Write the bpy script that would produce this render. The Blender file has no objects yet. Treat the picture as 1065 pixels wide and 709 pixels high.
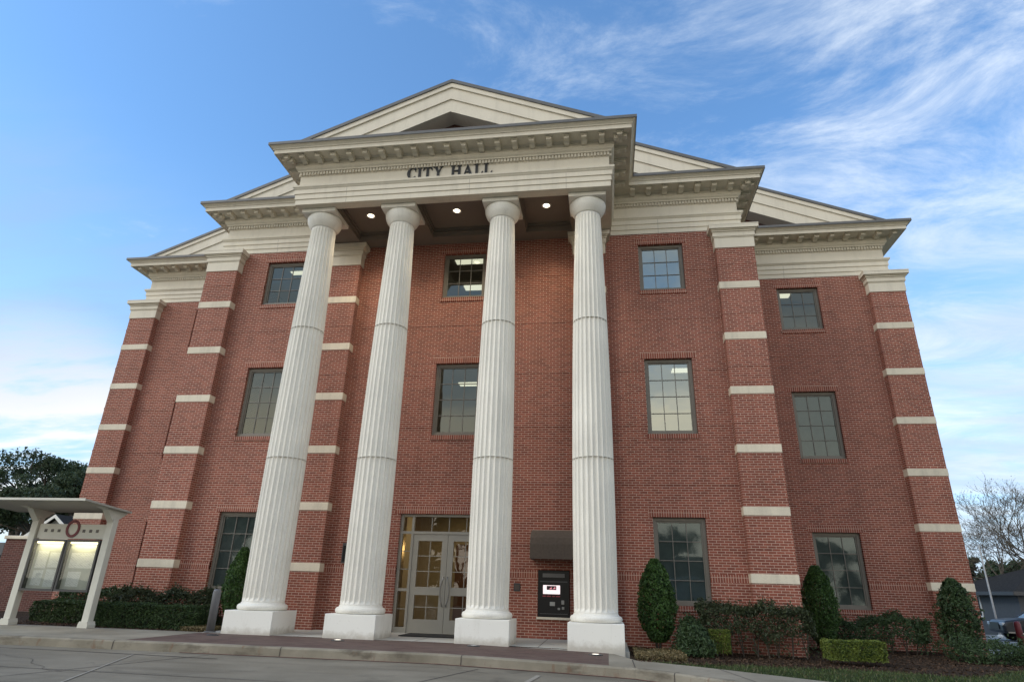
import bpy, bmesh, math, random
from mathutils import Vector, Matrix, noise
R = math.radians
random.seed(7)
scene = bpy.context.scene
col = scene.collection

# ------------------------------------------------------------------ camera
cam_d = bpy.data.cameras.new('camera'); cam = bpy.data.objects.new('camera', cam_d); col.objects.link(cam)
cr = Vector((0.98959871, 0.14113375, 0.02785063)); cu = Vector((0.02712532, -0.37319644, 0.92735572)); cf = Vector((-0.14127495, 0.91695457, 0.37314302))
M = Matrix((cr, cu, -cf)).transposed().to_4x4(); M.translation = Vector((3.60955, -14.57556, 0.92650))
cam.matrix_world = M
cam_d.sensor_width = 36; cam_d.lens = 645.673 / 1065 * 36
cam_d.clip_start = 0.05; cam_d.clip_end = 3000
scene.camera = cam

# ------------------------------------------------------------------ world: sky with thin clouds
SUN_EL, SUN_AZ = 34, 238     # azimuth: clockwise from +Y; the sun stands behind the camera on its left, veiled
w = bpy.data.worlds.new('World'); scene.world = w; w.use_nodes = True
nt = w.node_tree; N = nt.nodes; LK = nt.links
for n in list(N): N.remove(n)
def nd(t, **k):
    n = N.new(t)
    for a, b in k.items(): setattr(n, a, b)
    return n
def mth(op, a, b=None, c=None, clamp=False):
    n = nd('ShaderNodeMath', operation=op); n.use_clamp = clamp
    for i, v in enumerate((a, b, c)):
        if v is None: continue
        if isinstance(v, (int, float)): n.inputs[i].default_value = v
        else: LK.new(v, n.inputs[i])
    return n.outputs[0]
def smooth(v, a, b):
    n = nd('ShaderNodeMapRange', interpolation_type='SMOOTHSTEP'); LK.new(v, n.inputs[0])
    n.inputs[1].default_value = a; n.inputs[2].default_value = b; return n.outputs[0]
out = nd('ShaderNodeOutputWorld'); bg = nd('ShaderNodeBackground'); LK.new(bg.outputs[0], out.inputs[0])
sky = nd('ShaderNodeTexSky', sky_type='NISHITA', sun_disc=False)
sky.sun_elevation = R(SUN_EL); sky.sun_rotation = R(SUN_AZ); sky.air_density = 1.0; sky.dust_density = 0.6; sky.ozone_density = 1.6
tc = nd('ShaderNodeTexCoord'); sx = nd('ShaderNodeSeparateXYZ'); LK.new(tc.outputs['Generated'], sx.inputs[0])
X, Y, Z = sx.outputs
# cloud layer coordinates: the direction projected on a high flat sheet
zz = mth('MAXIMUM', Z, 0.03); zz = mth('ADD', zz, 0.12)
cxy = nd('ShaderNodeCombineXYZ'); LK.new(mth('DIVIDE', X, zz), cxy.inputs[0]); LK.new(mth('DIVIDE', Y, zz), cxy.inputs[1])
def mapping(scale, rot=0, loc=(0, 0, 0)):
    m = nd('ShaderNodeMapping'); LK.new(cxy.outputs[0], m.inputs[0]); m.inputs['Scale'].default_value = scale
    m.inputs['Rotation'].default_value = (0, 0, R(rot)); m.inputs['Location'].default_value = loc; return m.outputs[0]
def noi(vec, sc, det=8, rough=.55, dist=0):
    n = nd('ShaderNodeTexNoise'); LK.new(vec, n.inputs['Vector']); n.inputs['Scale'].default_value = sc
    n.inputs['Detail'].default_value = det; n.inputs['Roughness'].default_value = rough; n.inputs['Distortion'].default_value = dist; return n.outputs[0]
wisp = noi(mapping((1.0, 1.9, 1), 64, (3.1, 1.7, 0)), 2.0, 14, .68, .6)
big = noi(mapping((1, 1.3, 1), 20, (2.6, 4.2, 0)), 0.75, 6, .5, .2)
# more cloud to the right (+X), and towards the horizon
side = smooth(X, -0.25, 0.60)
low = smooth(Z, 0.30, 0.02)
bias = mth('ADD', mth('MULTIPLY', side, 0.25), mth('MULTIPLY', low, 0.05))
bias = mth('ADD', bias, mth('MULTIPLY', mth('SUBTRACT', big, 0.5), 0.45))
back = smooth(Y, 0.1, -0.5)
bias = mth('ADD', bias, mth('MULTIPLY', back, 0.20))
cl = mth('ADD', wisp, bias)
mask = smooth(cl, 0.56, 0.98)
mask = mth('MULTIPLY', mask, 0.80)
def mixc(f, a, b, bt='MIX'):
    n = nd('ShaderNodeMix', data_type='RGBA', blend_type=bt)
    if isinstance(f, (int, float)): n.inputs[0].default_value = f
    else: LK.new(f, n.inputs[0])
    for i, v in ((6, a), (7, b)):
        if isinstance(v, tuple): n.inputs[i].default_value = (*v, 1)
        else: LK.new(v, n.inputs[i])
    return n.outputs[2]
def toward(dx, dy, dz, a, b):
    """1 near a direction of the sky, 0 away from it"""
    q = nd('ShaderNodeVectorMath', operation='DOT_PRODUCT'); LK.new(tc.outputs['Generated'], q.inputs[0]); q.inputs[1].default_value = (dx, dy, dz); return smooth(q.outputs['Value'], a, b)
# the clear part: Nishita lifted to a lighter, milky blue
clear = mixc(1.0, sky.outputs[0], (1.20, 1.66, 1.93), 'MULTIPLY')
clear = mixc(mth('MULTIPLY', smooth(Z, 0.60, 0.05), 0.72), clear, (3.5, 5.0, 6.9))
SKYW = (7.2, 7.7, 8.1)
ccol = mixc(smooth(big, 0.44, 0.66), SKYW, (5.0, 5.9, 7.0))
skyc = mixc(mask, clear, ccol)
soft = noi(mapping((0.5, 1.3, 1), 30, (1.2, 0.4, 0)), 1.6, 9, .6, .2)
# cream evening cloud low on the left, violet-grey banks above it and low on the right
m1 = mth('MULTIPLY', mth('MULTIPLY', toward(-.722, .668, .180, .984, .999), smooth(soft, .40, .60)), .85)
skyc = mixc(m1, skyc, (7.9, 7.4, 6.6))
m2 = mth('MULTIPLY', mth('MULTIPLY', toward(-.715, .590, .375, .970, .998), smooth(soft, .40, .62)), .6)
skyc = mixc(m2, skyc, (2.5, 3.8, 5.8))
m3 = mth('MULTIPLY', mth('MULTIPLY', toward(.487, .847, .214, .96, .997), smooth(soft, .35, .60)), .65)
skyc = mixc(m3, skyc, (4.0, 4.9, 6.2))
# evening sky behind the viewer, its warm glow raised as added fill for the facade, under a darker veil of cloud
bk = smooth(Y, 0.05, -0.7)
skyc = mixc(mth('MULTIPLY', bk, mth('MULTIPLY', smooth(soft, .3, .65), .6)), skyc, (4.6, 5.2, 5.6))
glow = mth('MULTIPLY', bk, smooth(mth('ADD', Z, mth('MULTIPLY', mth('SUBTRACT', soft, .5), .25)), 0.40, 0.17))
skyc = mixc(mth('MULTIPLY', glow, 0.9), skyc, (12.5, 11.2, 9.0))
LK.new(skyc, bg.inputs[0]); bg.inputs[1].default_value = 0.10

sd = bpy.data.lights.new('sun', 'SUN'); so = bpy.data.objects.new('sun', sd); col.objects.link(so)
sd.energy = 1.0; sd.angle = R(38); sd.color = (1.0, 0.90, 0.76)
az = R(SUN_AZ); el = R(SUN_EL)
d = Vector((math.sin(az) * math.cos(el), math.cos(az) * math.cos(el), math.sin(el)))
so.rotation_euler = d.to_track_quat('Z', 'Y').to_euler()
scene.view_settings.view_transform = 'Standard'; scene.view_settings.look = 'None'
scene.view_settings.exposure = 0.62; scene.view_settings.gamma = 1; scene.view_settings.use_curve_mapping = False

# ------------------------------------------------------------------ material helpers
def new_mat(name):
    m = bpy.data.materials.new(name); m.use_nodes = True; return m
class T:
    """small node-tree helper"""
    def __init__(s, name):
        s.m = new_mat(name); s.t = s.m.node_tree; s.b = s.t.nodes['Principled BSDF']; s.o = s.t.nodes['Material Output']
    def n(s, t, **k):
        q = s.t.nodes.new(t)
        for a, b in k.items(): setattr(q, a, b)
        return q
    def l(s, a, b): s.t.links.new(a, b)
    def pos(s): return s.n('ShaderNodeNewGeometry').outputs['Position']
    def noise(s, vec, sc, det=5, rough=.55, dist=0):
        q = s.n('ShaderNodeTexNoise'); s.l(vec, q.inputs['Vector']); q.inputs['Scale'].default_value = sc
        q.inputs['Detail'].default_value = det; q.inputs['Roughness'].default_value = rough; q.inputs['Distortion'].default_value = dist; return q.outputs[0]
    def map(s, vec, sc=(1, 1, 1), loc=(0, 0, 0), rot=(0, 0, 0)):
        q = s.n('ShaderNodeMapping'); s.l(vec, q.inputs[0]); q.inputs['Scale'].default_value = sc; q.inputs['Location'].default_value = loc; q.inputs['Rotation'].default_value = rot; return q.outputs[0]
    def rng(s, v, a, b, c=0, d=1):
        q = s.n('ShaderNodeMapRange'); s.l(v, q.inputs[0])
        for i, x in enumerate((a, b, c, d)): q.inputs[i + 1].default_value = x
        return q.outputs[0]
    def mix(s, f, a, b, bt='MIX'):
        q = s.n('ShaderNodeMix', data_type='RGBA', blend_type=bt)
        if isinstance(f, (int, float)): q.inputs[0].default_value = f
        else: s.l(f, q.inputs[0])
        for i, v in ((6, a), (7, b)):
            if isinstance(v, tuple): q.inputs[i].default_value = (*v, 1)
            else: s.l(v, q.inputs[i])
        return q.outputs[2]
    def math(s, op, a, b=None):
        q = s.n('ShaderNodeMath', operation=op)
        for i, v in enumerate((a, b)):
            if v is None: continue
            if isinstance(v, (int, float)): q.inputs[i].default_value = v
            else: s.l(v, q.inputs[i])
        return q.outputs[0]
    def bump(s, h, st=.3, dist=.01):
        q = s.n('ShaderNodeBump'); s.l(h, q.inputs['Height']); q.inputs['Strength'].default_value = st; q.inputs['Distance'].default_value = dist
        s.l(q.outputs[0], s.b.inputs['Normal'])
    def col(s, c):
        if isinstance(c, tuple): s.b.inputs['Base Color'].default_value = (*c, 1)
        else: s.l(c, s.b.inputs['Base Color'])
    def set(s, rough=.6, metal=0, spec=.5):
        s.b.inputs['Roughness'].default_value = rough; s.b.inputs['Metallic'].default_value = metal; s.b.inputs['Specular IOR Level'].default_value = spec; return s

def wall_uv(t, along=None):
    """(along the wall, height) from world position, for walls that face x or y"""
    g = t.n('ShaderNodeNewGeometry'); sp = t.n('ShaderNodeSeparateXYZ'); t.l(g.outputs['Position'], sp.inputs[0])
    sn = t.n('ShaderNodeSeparateXYZ'); t.l(g.outputs['True Normal'], sn.inputs[0])
    side = t.math('GREATER_THAN', t.math('ABSOLUTE', sn.outputs[0]), 0.5)
    u = t.math('ADD', t.math('MULTIPLY', sp.outputs[0], t.math('SUBTRACT', 1.0, side)), t.math('MULTIPLY', sp.outputs[1], side))
    c = t.n('ShaderNodeCombineXYZ'); t.l(u, c.inputs[0]); t.l(sp.outputs[2], c.inputs[1]); return c.outputs[0], g.outputs['Position']

def brick_mat(name, bw=0.166, bh=0.0544, off=.5, c1=(0.285, 0.090, 0.060), c2=(0.180, 0.056, 0.040), mo=(0.56, 0.41, 0.33), ms=.0052):
    t = T(name); uv, pos = wall_uv(t)
    b = t.n('ShaderNodeTexBrick'); t.l(uv, b.inputs['Vector']); b.offset = off; b.offset_frequency = 2
    b.inputs['Scale'].default_value = 1; b.inputs['Brick Width'].default_value = bw; b.inputs['Row Height'].default_value = bh
    b.inputs['Mortar Size'].default_value = ms; b.inputs['Mortar Smooth'].default_value = .25; b.inputs['Bias'].default_value = -.15
    b.inputs['Color1'].default_value = (*c1, 1); b.inputs['Color2'].default_value = (*c2, 1); b.inputs['Mortar'].default_value = (*mo, 1)
    big = t.rng(t.noise(pos, .38, 5, .6), .3, .7, .86, 1.12)
    streak = t.rng(t.noise(t.map(pos, (3.2, 3.2, .22)), 1.0, 6, .65), .38, .75, 1.05, .88)
    fine = t.rng(t.noise(pos, 60, 3), .3, .7, .9, 1.1)
    g = t.math('MULTIPLY', t.math('MULTIPLY', big, streak), fine)
    cc = t.n('ShaderNodeCombineXYZ'); [t.l(g, cc.inputs[i]) for i in range(3)]
    t.col(t.mix(1.0, b.outputs['Color'], cc.outputs[0], 'MULTIPLY'))
    h = t.math('ADD', t.math('MULTIPLY', b.outputs['Fac'], -1.0), t.math('MULTIPLY', t.noise(pos, 90, 3), .35))
    t.bump(h, .6, .006); t.set(.88, 0, .3); return t.m
M_brick = brick_mat('brick')
M_soldier = brick_mat('soldier_brick', .0544, .165, 0)
M_brick_dark = brick_mat('dark_brick', c1=(0.12, 0.040, 0.032), c2=(0.075, 0.025, 0.022), mo=(0.22, 0.17, 0.14))  # darker brick: own tone on the garden wall, painted recess shade in the tympana

def stone_mat(name, base, var=.1, rough=.75, dirt=.25, streakscale=(5, 5, .35)):
    t = T(name); pos = t.pos()
    a = t.rng(t.noise(pos, 1.3, 6), .3, .7, 1 - var, 1 + var * .5)
    f = t.rng(t.noise(pos, 45, 4), .3, .7, .94, 1.05)
    s = t.rng(t.noise(t.map(pos, streakscale), 1, 6, .6), .5, .8, 1, 1 - dirt)
    g = t.math('MULTIPLY', t.math('MULTIPLY', a, f), s)
    cc = t.n('ShaderNodeCombineXYZ'); [t.l(g, cc.inputs[i]) for i in range(3)]
    t.col(t.mix(1.0, base, cc.outputs[0], 'MULTIPLY'))
    t.bump(t.noise(pos, 70, 4), .25, .004); t.set(rough, 0, .35); return t.m
M_stone = stone_mat('cast_stone', (0.70, 0.635, 0.51), .10, .8, .22)
M_trim = stone_mat('painted_trim', (0.68, 0.625, 0.515), .06, .65, .14)
M_column = stone_mat('column_paint', (0.78, 0.755, 0.685), .08, .6, .16, (5, 5, .35))
M_plinth = stone_mat('plinth_plaster', (0.80, 0.79, 0.74), .06, .65, .14, (4, 4, 1.2))
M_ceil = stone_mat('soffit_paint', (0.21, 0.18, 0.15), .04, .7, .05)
M_concrete = stone_mat('concrete', (0.40, 0.385, 0.35), .14, .9, .2, (2, 2, 2))
M_porch = stone_mat('porch_concrete', (0.42, 0.41, 0.37), .1, .85, .15, (2, 2, 2))
M_flash = stone_mat('grey_metal', (0.13, 0.13, 0.13), .06, .5, .1)
def splash_mat():
    t = T('plinth_plaster'); pos = t.pos(); sp = t.n('ShaderNodeSeparateXYZ'); t.l(pos, sp.inputs[0])
    low_ = t.math('ADD', sp.outputs[2], t.math('MULTIPLY', t.noise(pos, 7, 5, .65), -.22))
    c = t.mix(t.rng(low_, -.10, .03, .75, 0), (0.79, 0.78, 0.73), (0.42, 0.385, 0.32))
    c = t.mix(t.rng(t.noise(t.map(pos, (4, 4, .8)), 1.2, 6, .6), .55, .75, 0, .35), c, (0.52, 0.50, 0.44))
    c = t.mix(t.rng(t.noise(pos, 24, 3), .66, .72, 0, .4), c, (0.50, 0.47, 0.42))
    t.col(c); t.bump(t.noise(pos, 70, 4), .3, .004); t.set(.7, 0, .3); return t.m
M_plinth = splash_mat()
def flat(name, c, rough=.5, metal=0, spec=.5, nv=.08, ns=8, bump=0):
    t = T(name); pos = t.pos()
    f = t.rng(t.noise(pos, ns, 4), .3, .7, 1 - nv, 1 + nv)
    cc = t.n('ShaderNodeCombineXYZ'); [t.l(f, cc.inputs[i]) for i in range(3)]
    t.col(t.mix(1.0, c, cc.outputs[0], 'MULTIPLY'))
    if bump: t.bump(t.noise(pos, ns * 6, 3), bump, .003)
    t.set(rough, metal, spec); return t.m
M_frame = flat('window_frame_paint', (0.175, 0.158, 0.130), .5)
M_muntin = flat('muntin_paint', (0.16, 0.15, 0.13), .5)
M_door = flat('door_paint', (0.29, 0.275, 0.235), .45, ns=3, nv=.04)
M_steel = flat('brushed_steel', (0.25, 0.25, 0.25), .3, 1)
M_black = flat('black_enamel', (0.006, 0.006, 0.007), .35, 0, .3)
M_char = flat('charcoal_metal', (0.05, 0.05, 0.052), .45)
M_awning = flat('brown_awning_canvas', (0.115, 0.092, 0.074), .9, 0, .2, .1, 20, .3)
M_bollard = flat('grey_bollard_paint', (0.12, 0.12, 0.125), .5)
M_white = flat('white_paint', (0.72, 0.71, 0.67), .5, nv=.04)
M_post = flat('cream_post_paint', (0.58, 0.57, 0.50), .5, nv=.06, ns=3)
M_roofsh = flat('dark_shingle', (0.042, 0.040, 0.038), .95, 0, .0, .3, 12, .5)
M_letter = flat('bronze_letter', (0.030, 0.028, 0.026), .45, .3)
M_red = flat('red_paint', (0.15, 0.02, 0.028), .5)
M_in = flat('interior_wall_paint', (0.34, 0.33, 0.30), .9, nv=.03)
M_inwarm = flat('lobby_wall_paint', (0.40, 0.34, 0.22), .9, nv=.05)
M_indark = flat('interior_floor', (0.10, 0.09, 0.08), .7)
M_wood = flat('lobby_wood', (0.14, 0.065, 0.03), .5, ns=5)
M_bark = flat('bark', (0.10, 0.085, 0.07), .95, 0, .1, .35, 14, .8)
M_barkpale = flat('pale_bark', (0.105, 0.088, 0.07), .95, 0, .1, .3, 8, .6)
M_mat = flat('rubber_mat', (0.02, 0.02, 0.02), .9)

def glass_mat(name, tint=(0.34, 0.38, 0.36), refl=.34, rc=(0.78, 0.82, 0.74), rough=.015):
    t = T(name); t.t.nodes.remove(t.b)
    g = t.n('ShaderNodeBsdfGlossy'); g.inputs[0].default_value = (*rc, 1); g.inputs['Roughness'].default_value = rough
    # slight waviness so that the reflections differ from pane to pane
    bp = t.n('ShaderNodeBump'); t.l(t.noise(t.pos(), 1.1, 2), bp.inputs['Height']); bp.inputs['Strength'].default_value = .25; bp.inputs['Distance'].default_value = .02; t.l(bp.outputs[0], g.inputs['Normal'])
    tr = t.n('ShaderNodeBsdfTransparent'); tr.inputs[0].default_value = (*tint, 1)
    lw = t.n('ShaderNodeFresnel'); lw.inputs[0].default_value = 1.5
    f = t.math('ADD', refl, t.math('MULTIPLY', lw.outputs[0], .6))
    m = t.n('ShaderNodeMixShader'); t.l(f, m.inputs[0]); t.l(tr.outputs[0], m.inputs[1]); t.l(g.outputs[0], m.inputs[2]); t.l(m.outputs[0], t.o.inputs[0]); return t.m
M_glass = glass_mat('window_glass')
M_glass_low = glass_mat('dark_window_glass', (.50, .55, .54), .07, (.62, .72, .74), .04)
M_glass_dim = glass_mat('dim_window_glass', (0.30, 0.34, 0.32), .10, (0.76, 0.80, 0.72))  # same glass with weaker reflection, standing in for a darker mirrored sky
M_glass_door = glass_mat('door_glass', (0.72, 0.70, 0.62), .06, (.9, .9, .9))
def emit(name, c, s):
    t = T(name); t.col(c); t.b.inputs['Emission Color'].default_value = (*c, 1); t.b.inputs['Emission Strength'].default_value = s; return t.m
M_lamp = emit('lamp_lens', (1.0, 0.86, 0.62), 3.5)
M_uplens = emit('uplight_lens', (1.0, 0.92, 0.78), 1.6)
M_fluor = emit('fluorescent_panel', (1.0, 0.90, 0.70), 1.6)
M_blind = flat('roller_blind_cloth', (.25, .275, .265), .9)
M_warm = emit('warm_lamp', (1.0, 0.72, 0.38), 10)
M_case = emit('lit_case_strip', (1.0, 0.88, 0.50), 2.5)

def leaf_mat(name, a, b, sc=3.0, dry=None):
    t = T(name); pos = t.pos()
    c = t.mix(t.rng(t.noise(pos, sc, 3), .35, .65), a, b)
    c = t.mix(t.rng(t.noise(pos, 38, 2), .45, .65, 0, .8), c, tuple(min(1, x * 2.3) for x in b))
    if dry: c = t.mix(t.rng(t.noise(pos, 9, 2), .55, .62, 0, .8), c, dry)
    t.col(c); t.set(.55, 0, .4)
    t.b.inputs['Subsurface Weight'].default_value = 0
    tr = t.n('ShaderNodeBsdfTranslucent'); t.l(c, tr.inputs[0]); m = t.n('ShaderNodeMixShader'); m.inputs[0].default_value = .25
    t.l(t.b.outputs[0], m.inputs[1]); t.l(tr.outputs[0], m.inputs[2]); t.l(m.outputs[0], t.o.inputs[0]); return t.m
L_cone = leaf_mat('holly_leaf', (0.018, 0.045, 0.014), (0.05, 0.10, 0.022), 5)
L_dark = leaf_mat('dark_leaf', (0.015, 0.034, 0.014), (0.038, 0.066, 0.024), 4)
L_gold = leaf_mat('golden_leaf', (0.035, 0.065, 0.014), (0.105, 0.135, 0.022), 6)
L_red = leaf_mat('reddish_leaf', (0.014, 0.026, 0.011), (0.036, 0.046, 0.019), 5)
L_oak = leaf_mat('oak_leaf', (0.016, 0.030, 0.016), (0.045, 0.065, 0.03), .5)
L_hedge = leaf_mat('hedge_leaf', (0.015, 0.034, 0.012), (0.038, 0.066, 0.020), 5)
L_dry = leaf_mat('dry_leaf', (0.10, 0.09, 0.035), (0.16, 0.12, 0.06), 8)

# ------------------------------------------------------------------ object helpers
def tag(o, label=None, cat=None, group=None, kind=None):
    if label: o['label'] = label
    if cat: o['category'] = cat
    if group: o['group'] = group
    if kind: o['kind'] = kind
    return o
def empty(name, label, cat, loc=(0, 0, 0), rz=0, group=None):
    o = bpy.data.objects.new(name, None); col.objects.link(o); o.location = loc; o.rotation_euler = (0, 0, rz); o.empty_display_size = .2
    return tag(o, label, cat, group)
class MB:
    def __init__(s): s.v = []; s.f = []; s.mi = []
    def face(s, pts, mi=0):
        k = len(s.v); s.v += [tuple(p) for p in pts]; s.f.append(tuple(range(k, k + len(pts)))); s.mi.append(mi)
    def box(s, x0, x1, y0, y1, z0, z1, mi=0, bev=0):
        if x0 > x1: x0, x1 = x1, x0
        if y0 > y1: y0, y1 = y1, y0
        if bev:
            k = min(bev, (x1 - x0) / 3, (y1 - y0) / 3, (z1 - z0) / 3)
            base = len(s.v)
            bm = bmesh.new(); bmesh.ops.create_cube(bm, size=1)
            for v in bm.verts: v.co = Vector(((x0 + x1) / 2 + v.co.x * (x1 - x0), (y0 + y1) / 2 + v.co.y * (y1 - y0), (z0 + z1) / 2 + v.co.z * (z1 - z0)))
            bmesh.ops.bevel(bm, geom=list(bm.edges), offset=k, segments=2, affect='EDGES', profile=.5)
            bm.verts.index_update()
            s.v += [tuple(v.co) for v in bm.verts]
            for f in bm.faces: s.f.append(tuple(base + v.index for v in f.verts)); s.mi.append(mi)
            bm.free(); return s
        k = len(s.v)
        s.v += [(x, y, z) for z in (z0, z1) for x, y in ((x0, y0), (x1, y0), (x1, y1), (x0, y1))]
        for q in ((3, 2, 1, 0), (4, 5, 6, 7), (0, 1, 5, 4), (1, 2, 6, 5), (2, 3, 7, 6), (3, 0, 4, 7)):
            s.f.append(tuple(k + i for i in q)); s.mi.append(mi)
        return s
    def prism(s, poly, axis, a, b, mi=0):
        """poly: 2-D outline; extruded from a to b along axis ('x','y','z')"""
        def P(u, v, t): return {'y': (u, t, v), 'x': (t, u, v), 'z': (u, v, t)}[axis]
        k = len(s.v); n = len(poly)
        s.v += [P(u, v, a) for u, v in poly] + [P(u, v, b) for u, v in poly]
        for i in range(n):
            j = (i + 1) % n; s.f.append((k + i, k + j, k + n + j, k + n + i)); s.mi.append(mi)
        s.f.append(tuple(k + i for i in range(n))[::-1]); s.f.append(tuple(k + n + i for i in range(n))); s.mi += [mi, mi]; return s
    def lathe(s, prof, cx, cy, seg=32, mi=0, cap=True):
        k = len(s.v)
        for r, z in prof:
            for i in range(seg):
                a = 2 * math.pi * i / seg; s.v.append((cx + r * math.cos(a), cy + r * math.sin(a), z))
        for j in range(len(prof) - 1):
            for i in range(seg):
                i2 = (i + 1) % seg; s.f.append((k + j * seg + i, k + j * seg + i2, k + (j + 1) * seg + i2, k + (j + 1) * seg + i)); s.mi.append(mi)
        if cap:
            s.f.append(tuple(k + i for i in range(seg))[::-1]); s.f.append(tuple(k + (len(prof) - 1) * seg + i for i in range(seg))); s.mi += [mi, mi]
        return s
    def tube(s, pts, rad, seg=8, mi=0):
        pts = [Vector(p) for p in pts]; n = len(pts); k = len(s.v)
        rr = rad if isinstance(rad, (list, tuple)) else [rad] * n
        for i, p in enumerate(pts):
            t = (pts[min(i + 1, n - 1)] - pts[max(i - 1, 0)]).normalized()
            a = t.orthogonal().normalized() if i == 0 else (ax - t * ax.dot(t)).normalized()
            ax = a; b = t.cross(a)
            for q in range(seg):
                an = 2 * math.pi * q / seg; s.v.append(tuple(p + (a * math.cos(an) + b * math.sin(an)) * rr[i]))
        for i in range(n - 1):
            for q in range(seg):
                q2 = (q + 1) % seg; s.f.append((k + i * seg + q, k + i * seg + q2, k + (i + 1) * seg + q2, k + (i + 1) * seg + q)); s.mi.append(mi)
        s.f.append(tuple(k + q for q in range(seg))[::-1]); s.f.append(tuple(k + (n - 1) * seg + q for q in range(seg))); s.mi += [mi, mi]; return s
    def build(s, name, mats, parent=None, smooth=False, fixn=True):
        me = bpy.data.meshes.new(name); me.from_pydata(s.v, [], s.f)
        for m in (mats if isinstance(mats, (list, tuple)) else [mats]): me.materials.append(m)
        me.polygons.foreach_set('material_index', s.mi)
        if smooth: me.polygons.foreach_set('use_smooth', [True] * len(s.f))
        if fixn:
            bm = bmesh.new(); bm.from_mesh(me); bmesh.ops.recalc_face_normals(bm, faces=bm.faces); bm.to_mesh(me); bm.free()
        me.update()
        o = bpy.data.objects.new(name, me); col.objects.link(o)
        if parent: o.parent = parent
        if smooth == 'auto':
            me.set_sharp_from_angle(angle=R(35))
        return o
def struct(o, kind='structure'): o['kind'] = kind; return o
def copy_tree(o, parent=None):
    c = o.copy(); col.objects.link(c); c.parent = parent
    for ch in [x for x in kids.get(o.name, [])]: copy_tree(ch, c)
    return c
kids = {}
def index_kids():
    kids.clear()
    for o in col.objects:
        if o.parent: kids.setdefault(o.parent.name, []).append(o)

# ================================================================== GROUND
def topz(x):
    if x < 1: return 0.0
    z = -0.02 * (min(x, 6.5) - 1)
    if x > 11: z -= 0.44 * min(1, (x - 11) / 7)
    return z
def grid_sheet(name, xs, ys, zf, mat, mask=None):
    mb = MB(); idx = {}
    def vid(i, j):
        if (i, j) not in idx:
            idx[(i, j)] = len(mb.v); mb.v.append((xs[i], ys[j], zf(xs[i], ys[j])))
        return idx[(i, j)]
    for i in range(len(xs) - 1):
        for j in range(len(ys) - 1):
            if mask and not mask((xs[i] + xs[i + 1]) / 2, (ys[j] + ys[j + 1]) / 2): continue
            mb.f.append((vid(i, j), vid(i + 1, j), vid(i + 1, j + 1), vid(i, j + 1))); mb.mi.append(0)
    return mb.build(name, mat, None, True, False)
def fr(a, b, s):
    n = max(1, int(round((b - a) / s))); return [a + (b - a) * i / n for i in range(n + 1)]

# far ground
t = T('soil_grass'); p = t.pos()
c = t.mix(t.rng(t.noise(p, .15, 6), .4, .6), (0.045, 0.065, 0.022), (0.085, 0.085, 0.045)); t.col(c); t.bump(t.noise(p, 15, 4), .5, .03); t.set(.95, 0, .1); M_far = t.m
def farz(x, y): return -0.72
struct(grid_sheet('ground', [-900, -300, -100, -40, 0, 40, 100, 300, 900], [-900, -300, -100, -40, 0, 40, 100, 300, 900], farz, M_far))

# road
t = T('road_concrete'); p = t.pos()
c = t.mix(t.rng(t.noise(p, .7, 7, .6), .35, .65), (0.160, 0.142, 0.108), (0.225, 0.203, 0.160))
c = t.mix(t.rng(t.noise(t.map(p, (.35, 2.2, 1)), 1.2, 6), .5, .7, 0, .6), c, (0.125, 0.11, 0.085))
c = t.mix(t.rng(t.noise(p, 1.9, 4, .5, .6), .62, .74, 0, .55), c, (0.085, 0.075, 0.06))
c = t.mix(t.rng(t.noise(p, 55, 3), .62, .74, 0, .45), c, (0.32, 0.31, 0.28))
t.col(c); t.bump(t.noise(p, 90, 4), .35, .006); t.set(.9, 0, .25); M_road = t.m
def roadz(x, y): return topz(x) - 0.135 + 0.006 * max(-10, min(0, y + 4.3))
struct(grid_sheet('road', fr(-60, -10, 5) + fr(-10, 14, .5)[1:] + fr(14, 60, 4)[1:], fr(-30, -8, 4) + fr(-8, -2.6, .3)[1:], roadz, M_road))
# road joints, worn paint and stains as thin sheets
def strip(mb, pts, wd, dz, zf):
    pts = [Vector((a, b, 0)) for a, b in pts]; n = len(pts); L = []; Rr = []
    for i, q in enumerate(pts):
        tn = (pts[min(i + 1, n - 1)] - pts[max(0, i - 1)]).normalized(); nn = Vector((-tn.y, tn.x, 0)) * wd / 2
        a, b = q + nn, q - nn; L.append((a.x, a.y, zf(a.x, a.y) + dz)); Rr.append((b.x, b.y, zf(b.x, b.y) + dz))
    for i in range(n - 1): mb.face([Rr[i], Rr[i + 1], L[i + 1], L[i]])
def densify(pts, s=.4):
    o = []
    for (a, b), (c, d_) in zip(pts, pts[1:]):
        k = max(1, int(math.hypot(c - a, d_ - b) / s)); o += [(a + (c - a) * i / k, b + (d_ - b) * i / k) for i in range(k)]
    return o + [pts[-1]]
M_joint = flat('joint_filler', (0.055, 0.045, 0.04), .9)
M_worn = flat('worn_road_paint', (0.27, 0.25, 0.21), .9, nv=.3, ns=30)
FRONT = [(-60, -4.45), (-8, -4.42), (-3.7, -4.32), (1, -4.22), (2.9, -4.25), (3.98, -4.33), (4.5, -4.6), (5.2, -5.1), (6.6, -6.1), (9, -7.7), (14, -11)]
BACKE = [(3.98, -3.05), (5.1, -3.5), (6.3, -4.15), (9.4, -6.2), (14.5, -9.6)]
mb = MB()
strip(mb, densify([(-60, -4.9), (-9, -4.85), (-5, -4.78), (-2.2, -4.9)]), .035, .004, roadz)
for x0 in (-6.5, -2.6, 1.7): strip(mb, densify([(x0, -4.5), (x0 - 1.2, -9)]), .018, .004, roadz)
for yy in (-6.6, -9.4): strip(mb, densify([(-40, yy), (4, yy - .1)], .6), .02, .005, roadz)
rc = random.Random(12)
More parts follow.
